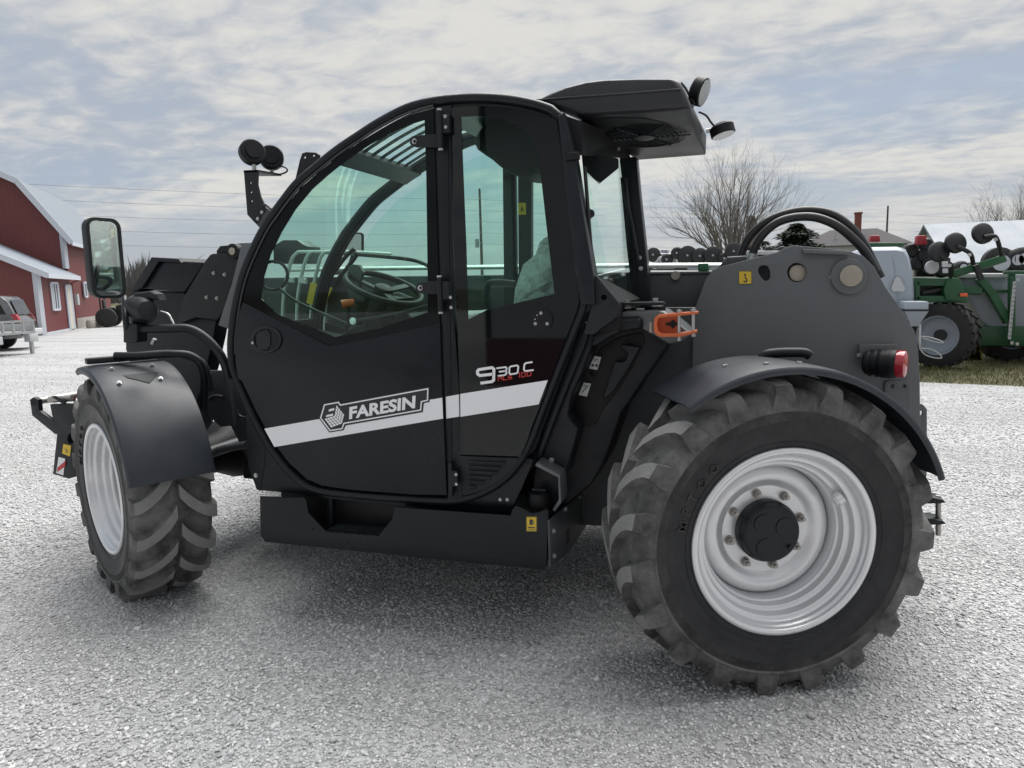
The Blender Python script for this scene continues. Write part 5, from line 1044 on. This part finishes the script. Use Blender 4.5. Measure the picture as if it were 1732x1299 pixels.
for x, y, r_ in ((1105, 434, .11), (1145, 431, .09), (1163, 435, .145), (1184, 436, .12), (1206, 435, .135), (1241, 428, .13), (1128, 442, .09), (1225, 440, .09)):
    b = MB(); c = disc(b, x, y-3, PLY, r_*1.3); w_ = b.build('gauge_wheel', 'blackiron', pl); b = MB(); b.tube([c+Vector((0, -.06, 0)), c+Vector((0, -.075, 0))], .022, 10); b.build('hub', 'cartgrey', w_)
    pbar('row_arm', (x+2, y+4), (x+6, 452), PLY+.15, .05, 'blackiron', pl)
hp2 = pbox('seed_hopper', (1108, 428), (1143, 454), PLY+.1, .5, 'palewhite', pl, .05); pbox('hopper_lid', (1117, 422), (1130, 427), PLY+.2, .3, 'tank', hp2, .02)
b = MB(); b.tube(cat([P(1107, 455, PLY), P(1111, 440, PLY), P(1118, 437, PLY), P(1122, 445, PLY)], 4), .04, 10); b.build('seed_tube', 'palewhite', hp2)
pbox('tool_box', (1162, 444), (1214, 456), PLY-.1, .35, 'cartgrey', pl, .02); pbox('frame_rail', (1262, 424), (1345, 431), PLY+.5, .15, 'palewhite', pl, .02)
for x in (1095, 1340): pbar('stand_leg', (x, 455), (x, 560), PLY+.4, .12, 'blackiron', pl)
for x in (1300, 1322): b = MB(); disc(b, x, 425, PLY+.6, .10); b.build('gauge_wheel', 'blackiron', pl)
# liquid planter with tank
TQ = 13.2
lp = empty('liquid_planter', (P(1560, 600, 13.6).x, 13.6, 0)); tag(lp, 'green planter with pale round tank and black lifted row wheels', 'planter')
b = MB(); prof = [(1440, 470), (1442, 440), (1452, 424), (1470, 417), (1520, 416), (1534, 420), (1540, 432), (1546, 460), (1549, 500), (1546, 530), (1536, 548), (1500, 556), (1450, 552), (1440, 520)]
pr = [P(a, c, TQ) for a, c in prof]; cen = sum(pr, Vector())/len(pr); b = MB(); k = len(pr)
secs = [[p+(cen-p)*.12 for p in pr], [p+(cen-p)*.02+Vector((0, .08, 0)) for p in pr], [p+Vector((0, .25, 0)) for p in pr], [p+Vector((0, 1.0, 0)) for p in pr], [p+(cen-p)*.15+Vector((0, 1.25, 0)) for p in pr]]
b.add([v for s in secs for v in s], [tuple(range(k)), tuple(4*k+i for i in range(k))[::-1]]+[(i*k+j, (i+1)*k+j, (i+1)*k+(j+1) % k, i*k+(j+1) % k) for i in range(4) for j in range(k)]); tk = b.build('liquid_tank', 'tank', lp, ang=50)
b = MB(); b.tube([P(1507, 424, TQ+.015), P(1513, 450, TQ-.0), P(1517, 500, TQ), P(1512, 545, TQ)], .012, 6); b.build('tank_seam', 'cartgrey', tk)
b = MB(); b.prism([P(x, y, TQ-.05) for x, y in ((1518, 468), (1523, 471), (1531, 487), (1529, 493), (1510, 493), (1508, 487), (1514, 471))], (0, .03, 0)); b.build('warning_triangle', 'palewhite', lp)
pbox('toolbar', (1470, 410.5), (1529, 417), TQ+.3, .2, 'green', lp)
for (x0, y0, x1, y1) in ((1471, 398, 1490, 409), (1550, 398, 1569, 414)):
    q = [P(x0+2, y0, TQ+.6), P(x1-2, y0, TQ+.6), P(x1, y1, TQ+.6), P(x0, y1, TQ+.6)]; b = MB(); b.prism(q, (0, .2, 0)); b.build('seed_meter', 'implred', lp, bevel=.02)
hq = pbox('small_hopper', (1530, 510), (1571, 524), TQ-.5, .45, 'tank', lp, .02)
b = MB(); b.loft([P(1530, 526, TQ-.5), P(1571, 526, TQ-.5), P(1571, 526, TQ-.05), P(1530, 526, TQ-.05)], [P(1541, 552, TQ-.35), P(1553, 552, TQ-.35), P(1553, 552, TQ-.2), P(1541, 552, TQ-.2)]); b.build('hopper_cone', 'tank', hq)
pbox('hopper_band', (1529, 523.5), (1571.5, 526.5), TQ-.51, .47, 'blackiron', hq, 0)
pbar('hopper_post', (1556, 548), (1556, 590), TQ-.3, .03, 'zinc', hq)
for pts in ([(1558, 569), (1575, 571), (1592, 577), (1594, 580), (1580, 578), (1560, 571)], [(1556, 590), (1572, 590), (1588, 598), (1593, 605)], [(1556, 590), (1565, 600), (1580, 605), (1593, 606)]): tubepx('fluid_hose', pts, TQ-.3, .012, 'palewhite', lp, n=6)
def farwheel(name, px, py, Y, R_, wd, par, m='rubberfar', rimf=.58, yaw=20.0):
    c = P(px, py, Y); c.z = R_; d = Vector((sin(radians(yaw)), -cos(radians(yaw)), 0)); b_ = MB()
    prof_ = [(-wd/2, R_*.6), (-wd/2, R_*.86), (-wd*.42, R_*.95), (wd*.42, R_*.95), (wd/2, R_*.86), (wd/2, R_*.6)]
    T = Matrix.Translation(c) @ Matrix.Rotation(radians(yaw), 4, 'Z'); b_.lathe(prof_, 36, T=T)
    for k in range(22):
        for s in (-1, 1):
            a = 2*pi*(k+(.5 if s > 0 else 0))/22; a2 = a-.18
            b_.bar(T @ Vector((R_*.955*cos(a), s*.02, R_*.955*sin(a))), T @ Vector((R_*.95*cos(a2), s*wd*.49, R_*.95*sin(a2))), .05, R_*.09, up=T.to_3x3() @ Vector((cos(a), 0, sin(a))))
    w__ = b_.build(name, m, par); b_ = MB(); b_.lathe([(-wd*.46, R_*.63), (-wd*.46, R_*.57), (-wd*.3, R_*.55), (-wd*.1, R_*.5), (-.0, R_*.3), (-.02, R_*.12)], 30, T=T); b_.build('rim', 'tank', w__)
    b_ = MB(); b_.tube([T @ Vector((0, -.08, 0)), T @ Vector((0, .05, 0))], R_*.17, 14); b_.build('hub', 'blackiron', w__); return w__
farwheel('wheel', 1592, 570, 13.7, .56, .40, lp, yaw=-32)
pbox('frame_box', (1549, 470), (1622, 484), 13.6, .4, 'green', lp, .02); pbox('frame_box', (1549, 500), (1637, 512), 13.6, .4, 'green', lp, .02)
q = [(1605, 469), (1622, 470), (1630, 484), (1634, 500), (1637, 512), (1600, 508), (1596, 490), (1600, 478)]; b = MB(); b.prism([P(x, y, 13.55) for x, y in q], (0, .5, 0)); b.build('frame_end', 'green', lp, bevel=.02)
pbox('frame_post', (1548, 470), (1556, 512), 13.6, .3, 'green', lp, .01); pbox('cylinder_recess', (1556, 481), (1600, 501), 13.8, .1, 'blackiron', lp, 0)
pbar('hydraulic_cylinder', (1560, 496), (1598, 488), 13.7, .06, 'blackiron', lp)
pbox('reflector', (1624, 496), (1637, 501.5), 13.5, .03, 'amber', lp, .004)
pbar('lift_arm', (1612, 464), (1700, 437), 13.7, .12, 'green', lp); pbar('lift_strut', (1650, 448), (1660, 474), 13.6, .08, 'blackiron', lp)
for i, (x, y, ex, ey) in enumerate(((1588, 426, 1606, 446), (1616, 411, 1640, 428), (1662, 395, 1684, 402))):
    b = MB(); disc(b, x, y, 13.4, .168, .12, (.35, -.9, .25), 28); w_ = b.build('row_wheel', 'blackiron', lp)
    b = MB(); b.tube(cat([P(x+2, y+6, 13.3), P(ex-4, ey-3, 13.35), P(ex+3, ey+4, 13.4), P(ex+2+4*i, [468, 446, 432][i], 13.55)], 4), .034, 10); b.build('row_arm', 'blackiron', lp)
    b = MB(); b.tube([P(ex, ey+3, 13.2), P(ex, ey+3, 13.3)], .03, 10); b.build('arm_bolt', 'zinc', w_)
for (x, y, r_) in ((1566, 432, .14), (1575, 447, .16), (1592, 455, .15), (1540, 424, .12), (1566, 414, .11), (1552, 445, .13)): b = MB(); disc(b, x, y, 14.0, r_, .12); b.build('row_wheel', 'blackiron', lp)
pbox('row_frame', (1550, 436), (1608, 468), 14.2, .2, 'blackiron', lp, .01); pbox('row_bracket', (1594, 442), (1604, 452), 13.2, .05, 'palewhite', lp, .01); pbox('row_bracket', (1595, 454), (1604, 462), 13.2, .05, 'palewhite', lp, .01)
b = MB(); disc(b, 1576, 452, 13.5, .11, .06); b.build('closing_disc', 'palewhite', lp)
# liquid cart at right
CQ = 14.2
ct = empty('liquid_cart', (P(1700, 600, CQ).x, CQ, 0)); tag(ct, 'green framed cart with big grey poly tank at the right edge', 'cart')
q = [(1622, 478), (1640, 466), (1700, 462), (1760, 462), (1850, 470), (1860, 520), (1840, 560), (1700, 575), (1660, 545), (1640, 510)]
b = MB(); b.prism([P(x, y, CQ) for x, y in q], (0, 1.6, 0)); b.build('cart_tank', 'cartgrey', ct, bevel=.08)
pbox('tank_lid', (1622, 462), (1708, 470), CQ-.1, 1.2, 'palewhite', ct, .03); pbox('cart_rail', (1622, 490), (1712, 495), CQ-.15, .1, 'green', ct, .01)
for p, q_ in (((1655, 470), (1680, 500)), ((1678, 498), (1705, 545)), ((1618, 492), (1660, 492))): pbar('cart_brace', p, q_, CQ-.2, .12, 'green', ct)
pbox('cart_post', (1708, 460), (1718, 585), CQ-.3, .12, 'green', ct, .01); pbox('cart_beam', (1640, 552), (1860, 585), CQ-.05, .15, 'green', ct, .02); pbox('cart_beam', (1700, 458), (1860, 464), CQ-.35, .12, 'green', ct, .01)
rl = MB(); rl.prism([P(1714, 476, CQ-.4), P(1719, 476, CQ-.4), P(1710, 574, CQ-.4), P(1705, 574, CQ-.4)], (0, .03, 0)); rl = rl.build('sight_scale', 'palewhite', ct)
b = MB()
for k in range(13): y = 480+7.3*k; x = 1715.5-.092*(y-476); quadpx(b, [(x, y), (x+3, y), (x+3, y+1.4), (x, y+1.4)], CQ-.405)
b.build('scale_marks', 'ink', rl, ang=0, fix=False)
for x, y in ((1722, 473), (1712, 580), (1721, 582)): pbox('reflector', (x-2.5, y-2.5), (x+2.5, y+2.5), CQ-.42, .03, 'palewhite', ct, 0)
farwheel('wheel', 1702, 590, CQ+.75, .55, .4, ct, yaw=10); farwheel('wheel', 1702, 590, CQ+1.9, .55, .4, ct, yaw=10); farwheel('wheel', 1800, 590, CQ+.75, .55, .4, ct, yaw=10)
for x, y in ((1685, 440), (1722, 440), (1706, 438)): pass
gp = empty('tyre_rack', (P(1690, 430, 16).x, 16, 0)); tag(gp, 'round black tyres racked behind the green lift arm', 'tyre rack')
for x, y, r_ in ((1688, 445, .30), (1716, 440, .2), (1728, 438, .22), (1625, 452, .12)): b = MB(); c = disc(b, x, y, 16, r_, .2, (.2, -.98, 0), 26); w_ = b.build('wheel', 'rubberfar', gp); b = MB(); b.tube([c+Vector((.02, -.11, 0)), c+Vector((.02, -.13, 0))], r_*.5, 20); b.build('rim', 'palewhite', w_)
pbox('rack_beam', (1610, 462), (1760, 468), 16, .2, 'cartgrey', gp)
for x in (1615, 1750): pbar('rack_leg', (x, 466), (x, 600), 16.05, .1, 'cartgrey', gp)

# ------------------------------------------------------------------ buildings beyond
def AT(px, py, Z): r = ray(px, py); return CAM+r*((Z-CAM.z)/r.z)
HY_ = 72
house = empty('house', (P(1440, 460, HY_).x, HY_, 0)); tag(house, 'low house with grey hipped roof and brick chimney', 'house')
e0, e1, r0, r1_ = P(1345, 418, HY_), P(1545, 418, HY_), P(1405, 389, HY_+4), P(1485, 391, HY_+4); ez = e0.z; rz_ = r0.z
b = MB(); vs = [Vector((e0.x, HY_, ez)), Vector((e1.x, HY_, ez)), Vector((e1.x, HY_+9, ez)), Vector((e0.x, HY_+9, ez)), Vector((r0.x, HY_+4.5, rz_)), Vector((r1_.x, HY_+4.5, rz_))]
b.add(vs, [(0, 1, 5, 4), (1, 2, 5), (2, 3, 4, 5), (3, 0, 4), (3, 2, 1, 0)]); rf_ = b.build('roof', 'shingle', house, ang=0)
b = MB(); b.box(((e0.x+e1.x)/2, HY_+4.5, ez/2), (e1.x-e0.x-.8, 8.2, ez-.02)); b.build('wall', 'palewhite', house)
c = P(1451, 378, HY_+3); b = MB(); b.box((c.x, HY_+3, c.z-.6), (.55, .55, 3.0)); b.box((c.x, HY_+3, c.z+.95), (.68, .68, .15)); b.build('chimney', 'brick', rf_)
for x in (1418,): c = P(x, 400, HY_-.2); b = MB(); b.tube([Vector((c.x, HY_+1.8, ez)), Vector((c.x, HY_+1.8, c.z+.7))], .08, 8); b.build('vent_pipe', 'palewhite', rf_)
SH = 34
shed = empty('white_shed', (P(1690, 470, SH).x, SH, 0)); tag(shed, 'pale steel shed with light roof behind the implements', 'shed')
sx0, sx1 = P(1612, 450, SH).x, P(1612, 450, SH).x+16; ez = P(1640, 440, SH).z; rz_ = ez+1.7
uvq('wall', [(sx0, SH, 0), (sx1, SH, 0), (sx1, SH, ez), (sx0, SH, ez)], 'palewhite', shed)
uvq('wall', [(sx0, SH+8, 0), (sx0, SH, 0), (sx0, SH, ez), (sx0, SH+4, rz_), (sx0, SH+8, ez)], 'palewhite', shed)
uvq('roof', [(sx0-.3, SH-.3, ez-.1), (sx1, SH-.3, ez-.1), (sx1, SH+4, rz_+.08), (sx0-.3, SH+4, rz_+.08)], 'barnroof', shed, .1); uvq('roof', [(sx1, SH+8.3, ez-.1), (sx0-.3, SH+8.3, ez-.1), (sx0-.3, SH+4, rz_+.08), (sx1, SH+4, rz_+.08)], 'barnroof', shed, .1)
for k in range(3): b = MB(); b.box((sx0+2.5+k*3.2, SH-.02, 1.5), (1.1, .04, .9)); b.build('window', 'wglass', shed)
# grey machine shed behind the camera (seen only as a reflection in the side window)
ms = empty('machine_shed', (4.0, -5.0, 0)); tag(ms, 'grey steel shed with maroon wainscot mirrored in the cab side window', 'shed')
X0, X1, YM = -3.78, 14, -5.0
uvq('wall', [(X1, YM, .76), (X0, YM, .76), (X0, YM, 4.6), (X1, YM, 4.6)], 'shedgrey', ms, .1); uvq('wainscot', [(X1, YM+.01, 0), (X0, YM+.01, 0), (X0, YM+.01, .74), (X1, YM+.01, .74)], 'shedred', ms, .1)
uvq('wall', [(X0, YM, .0), (X0, YM-9, .0), (X0, YM-9, 4.6), (X0, YM-4.5, 6.1), (X0, YM, 4.6)], 'shedgrey', ms, .1)
uvq('roof', [(X1, YM+.3, 4.55), (X0-.3, YM+.3, 4.55), (X0-.3, YM-4.5, 6.2), (X1, YM-4.5, 6.2)], 'barnroof', ms, .1); uvq('roof', [(X0-.3, YM-9.3, 4.55), (X1, YM-9.3, 4.55), (X1, YM-4.5, 6.2), (X0-.3, YM-4.5, 6.2)], 'barnroof', ms, .1)

# ------------------------------------------------------------------ power line
def pole(px, py, h, label):
    t_ = AT(px, py, h); p_ = empty('utility_pole', (t_.x, t_.y, 0)); tag(p_, label, 'utility pole', 'poles of the power line')
    b_ = MB(); b_.tube([(t_.x, t_.y, 0), (t_.x, t_.y, h)], [.17, .11], 10); b_.build('pole_shaft', 'pole', p_)
    for k in range(5): b_ = MB(); z = h-1.0-k*1.05; b_.tube([(t_.x, t_.y-.1, z), (t_.x, t_.y-.28, z)], .045, 8); b_.build('insulator', 'palewhite', p_)
    b_ = MB(); b_.tube([(t_.x-.35, t_.y-.2, h-5.6), (t_.x-.35, t_.y-.2, h-4.8)], .2, 12); b_.build('transformer', 'cartgrey', p_); return Vector((t_.x, t_.y, h))
pA = pole(811, 319, 11.0, 'thin wooden utility pole seen through the cab side window'); pB = pole(1502, 348, 11.0, 'wooden utility pole beside the house roof and chimney')
vA = pB-pA; pL = pA-vA*.62; pL.z = 11; pR = pB+vA*.5; pL2 = pL-vA*.6
for p_, lb_ in ((pL2, 'far left'),): pass
for k in range(5):
    z = 9.95-k*1.05; pts = []
    for a, c in ((pL2, pL), (pL, pA), (pA, pB), (pB, pR)):
        for i in range(8): u = i/8; q = a.lerp(c, u); pts.append(Vector((q.x, q.y-.28, z-1.4*u*(1-u)*(.6+.15*k))))
    b = MB(); b.tube(pts, .010, 5); o = b.build('power_wire', 'wire', None); tag(o, ['topmost', 'second highest', 'middle', 'second lowest', 'lowest'][k]+' of five power wires crossing the sky', 'power wire', 'wires of the power line')
# wind turbine far off
wt = AT(326, 444, 80); tb = empty('wind_turbine', (wt.x, wt.y, 0)); tag(tb, 'tiny white wind turbine on the horizon above the boom head', 'wind turbine')
b = MB(); b.tube([(wt.x, wt.y, 0), (wt.x, wt.y, 80)], [2.2, 1.3], 10); b.build('tower', 'palewhite', tb)
vd = Vector((wt.x, wt.y, 0)).normalized(); sd_ = Vector((vd.y, -vd.x, 0))
for a in (35, 155, 270): b = MB(); dd = sd_*cos(radians(a))+UPV*sin(radians(a)); b.tube([wt, wt+dd*14, wt+dd*36], [1.2, 1.6, .3], 6); b.build('blade', 'palewhite', tb)
b = MB(); b.tube([wt+vd*3, wt-vd*4], 2, 10); b.build('nacelle', 'palewhite', tb)

# ------------------------------------------------------------------ trees
def bare_tree(name, base, height, width, seed, label, limbs=9, levels=5):
    """limbs fan out from a short trunk and end on a rounded dome; twigs fill the dome"""
    rng = random.Random(seed); t_ = empty(name, base); tag(t_, label, 'tree'); tb_, cb2 = MB(), MB(); base = Vector(base)
    def grow(p, d, ln, r_, lv):
        n_ = 3; pts = [p]; rs = [r_]
        for i in range(n_):
            d = (d+Vector((rng.gauss(0, .10), rng.gauss(0, .10), rng.gauss(.05, .05)))).normalized(); p = p+d*(ln/n_); pts.append(p); rs.append(r_*(1-.45*(i+1)/n_))
        cb2.tube(pts, rs, 4 if lv < 2 else 3, caps=False)
        if lv >= levels: return
        for i in range(rng.choice((3, 3, 4))):
            ax_ = Vector((rng.gauss(0, 1), rng.gauss(0, 1), rng.gauss(0, .5))); ax_ = (ax_-d*ax_.dot(d)).normalized(); an_ = rng.uniform(.25, .75)
            nd = d*cos(an_)+ax_*sin(an_); nd.z += .18; nd.normalize(); grow(pts[rng.choice((1, 2, 3, 3))], nd, ln*rng.uniform(.5, .78), max(.004, rs[-1]*rng.uniform(.5, .72)), lv+1)
    th = height*.20; tb_.tube([base-UPV*.1, base+UPV*th*.4, base+UPV*th], [height*.026, height*.020, height*.016], 10)
    for k in range(limbs):
        a = 2*pi*k*.382+rng.uniform(-.3, .3); f = sqrt((k+.4)/limbs); tip = base+Vector((cos(a)*width*.36*f, sin(a)*width*.36*f, height*(.74-.30*f*f))); p0_ = base+UPV*th*rng.uniform(.55, 1.0)
        m1 = p0_.lerp(tip, .35)+UPV*height*.05*f+Vector((rng.gauss(0, .1), rng.gauss(0, .1), 0)); m2 = p0_.lerp(tip, .7)+UPV*height*.04*f; r0_ = height*.0105
        pts = cat([p0_, m1, m2, tip], 4); rs = [r0_*(1-.75*i/(len(pts)-1)) for i in range(len(pts))]; tb_.tube(pts, rs, 6, caps=False)
        for i in range(3, len(pts)):
            d = (pts[i]-pts[i-1]).normalized()
            for q in range(2 if i < len(pts)-1 else 4):
                ax_ = Vector((rng.gauss(0, 1), rng.gauss(0, 1), rng.gauss(0, .4))); ax_ = (ax_-d*ax_.dot(d)).normalized(); an_ = rng.uniform(.25, .8); nd = d*cos(an_)+ax_*sin(an_); nd.z += .12; nd.normalize()
                grow(pts[i], nd, height*rng.uniform(.11, .19), rs[i]*.6, 2)
    tb_.build('trunk', 'bark', t_); cb2.build('crown', 'bark', t_, fix=False); return t_
def conifer(name, base, h, r_, seed, label, m='needles', n=2600, rnd=False, group=None):
    rng = random.Random(seed); t_ = empty(name, base); tag(t_, label, 'tree', group); base = Vector(base)
    b_ = MB(); b_.tube([base, base+UPV*h*.95], [r_*.09, .02], 8); b_.build('trunk', 'bark', t_); b_ = MB()
    for i in range(n):
        u = rng.random()**.75; z = h*(.06+.94*u); rad = r_*((1-u)**.8 if not rnd else sqrt(max(0, 1-(2*u-.75)**2/1.6)))*(.75+.25*sin(u*37+rng.random()))
        a = rng.uniform(0, 2*pi); q = rad*rng.uniform(.35, 1.05); c = base+Vector((cos(a)*q, sin(a)*q, z-q*.18))
        d = Vector((cos(a), sin(a), rng.uniform(-.35, .25))).normalized(); w = Vector((-sin(a), cos(a), rng.uniform(-.4, .4))); L_ = h*rng.uniform(.03, .065); W_ = L_*.38
        b_.add([c-w*W_, c+d*L_, c+w*W_, c-d*L_*.3+UPV*W_*.5], [(0, 1, 2), (0, 2, 3)])
    b_.build('crown', m, t_, ang=0, fix=False); return t_
tp1 = P(1234, 470, 52); bare_tree('bare_maple_tree', (tp1.x, 52, 0), 11.0, 9.0, 7, 'large bare spreading tree standing right of the cab', 10, 4)
tp2 = P(1705, 460, 60); bare_tree('bare_tree', (tp2.x, 60, 0), 8.0, 7.5, 21, 'bare twiggy tree at the right picture edge above the shed', 9, 4)
c = P(1270, 450, 58); conifer('cedar_tree', (c.x, 58, 0), P(1270, 366, 58).z, 1.7, 3, 'rusty brown cedar behind the bare spreading tree', 'reddish')
c = P(1293, 450, 60); conifer('cedar_tree', (c.x, 60, 0), P(1293, 408, 60).z, 1.6, 5, 'short dark evergreen peeking under the black hoses', 'needles', 1500, True)
c = P(1346, 450, 64); conifer('evergreen_tree', (c.x, 64, 0), P(1346, 378, 64).z, 2.6, 9, 'rounded dark green evergreen framed by the arched black hoses', 'needles', 7000, True)
conifer('spruce_tree', (44, 24, 0), 14, 3.6, 12, 'tall dark spruce seen only as a reflection in the side mirror', 'needles', 3600)
# far wood on the horizon
rng = random.Random(8); b = MB()
for k in range(5200):
    px = rng.choice((rng.uniform(150, 470), rng.uniform(150, 470), rng.uniform(400, 1150))); D = rng.uniform(150, 230); r = ray(px, 490); r.z = 0; r.normalize(); p = CAM+r*D; p.z = 0
    bump_ = .55+.45*sin(px*.045)*sin(px*.013+1); hh = rng.uniform(2.5, 9.5)*(.45+.55*bump_)*(1.15 if px < 300 else .55); w = rng.uniform(.10, .35); s_ = Vector((r.y, -r.x, 0)); ln = rng.uniform(-1.2, 1.2); z0 = hh*rng.uniform(0, .5)
    b.add([p-s_*w+UPV*z0, p+s_*w+UPV*z0, p+s_*ln+UPV*hh], [(0, 1, 2)])
o = b.build('bare_woodland', 'brush', None, ang=0, fix=False); tag(o, 'far grey line of bare trees along the horizon', 'wood', None, 'stuff')
# grass by the implements
rng = random.Random(2); b = MB()
for k in range(14000):
    x = rng.uniform(1.5, 9.5); edge = 11.75-(x-2.6)*.25; y = edge+abs(rng.gauss(0, 2.2))+rng.uniform(-.12, 0); h = rng.uniform(.02, .075)*(1 if y < edge+1.5 else 1.5); a = rng.uniform(0, pi); w = .006
    b.add([(x-cos(a)*w, y-sin(a)*w, .0), (x+cos(a)*w, y+sin(a)*w, .0), (x+rng.gauss(0, .03), y+rng.gauss(0, .03), h)], [(0, 1, 2)])
M['grass'] = mat('winter_grass_blades', (.13, .125, .05), .9, vary=.5, vscale=2)
o = b.build('winter_grass', 'grass', None, ang=0, fix=False); tag(o, 'short winter grass strip under the green implements', 'grass', None, 'stuff')
b = MB()
for k in range(90):
    q = P(1645+rng.gauss(0, 6), 600+rng.gauss(0, 5), 14.6); q.z = abs(rng.gauss(.12, .1)); s = rng.uniform(.03, .09); b.add([q+Vector((-s, 0, 0)), q+Vector((s, 0, .02)), q+Vector((0, 0, s*1.6))], [(0, 1, 2)])
M['weed'] = mat('yellow_green_weeds', (.28, .25, .08), .9, vary=.4); o = b.build('weed_clump', 'weed', None, ang=0, fix=False); tag(o, 'clump of yellowish weeds between the implement wheels', 'plant')
def depth(o): return 0 if o.parent is None else 1+depth(o.parent)
for o in list(scene.objects):        # thing > part > sub-part, no further
    while depth(o) > 2: o.parent = o.parent.parent; o.matrix_parent_inverse = Matrix()
for o in list(scene.objects):
    if '_localkids' in o: del o['_localkids']
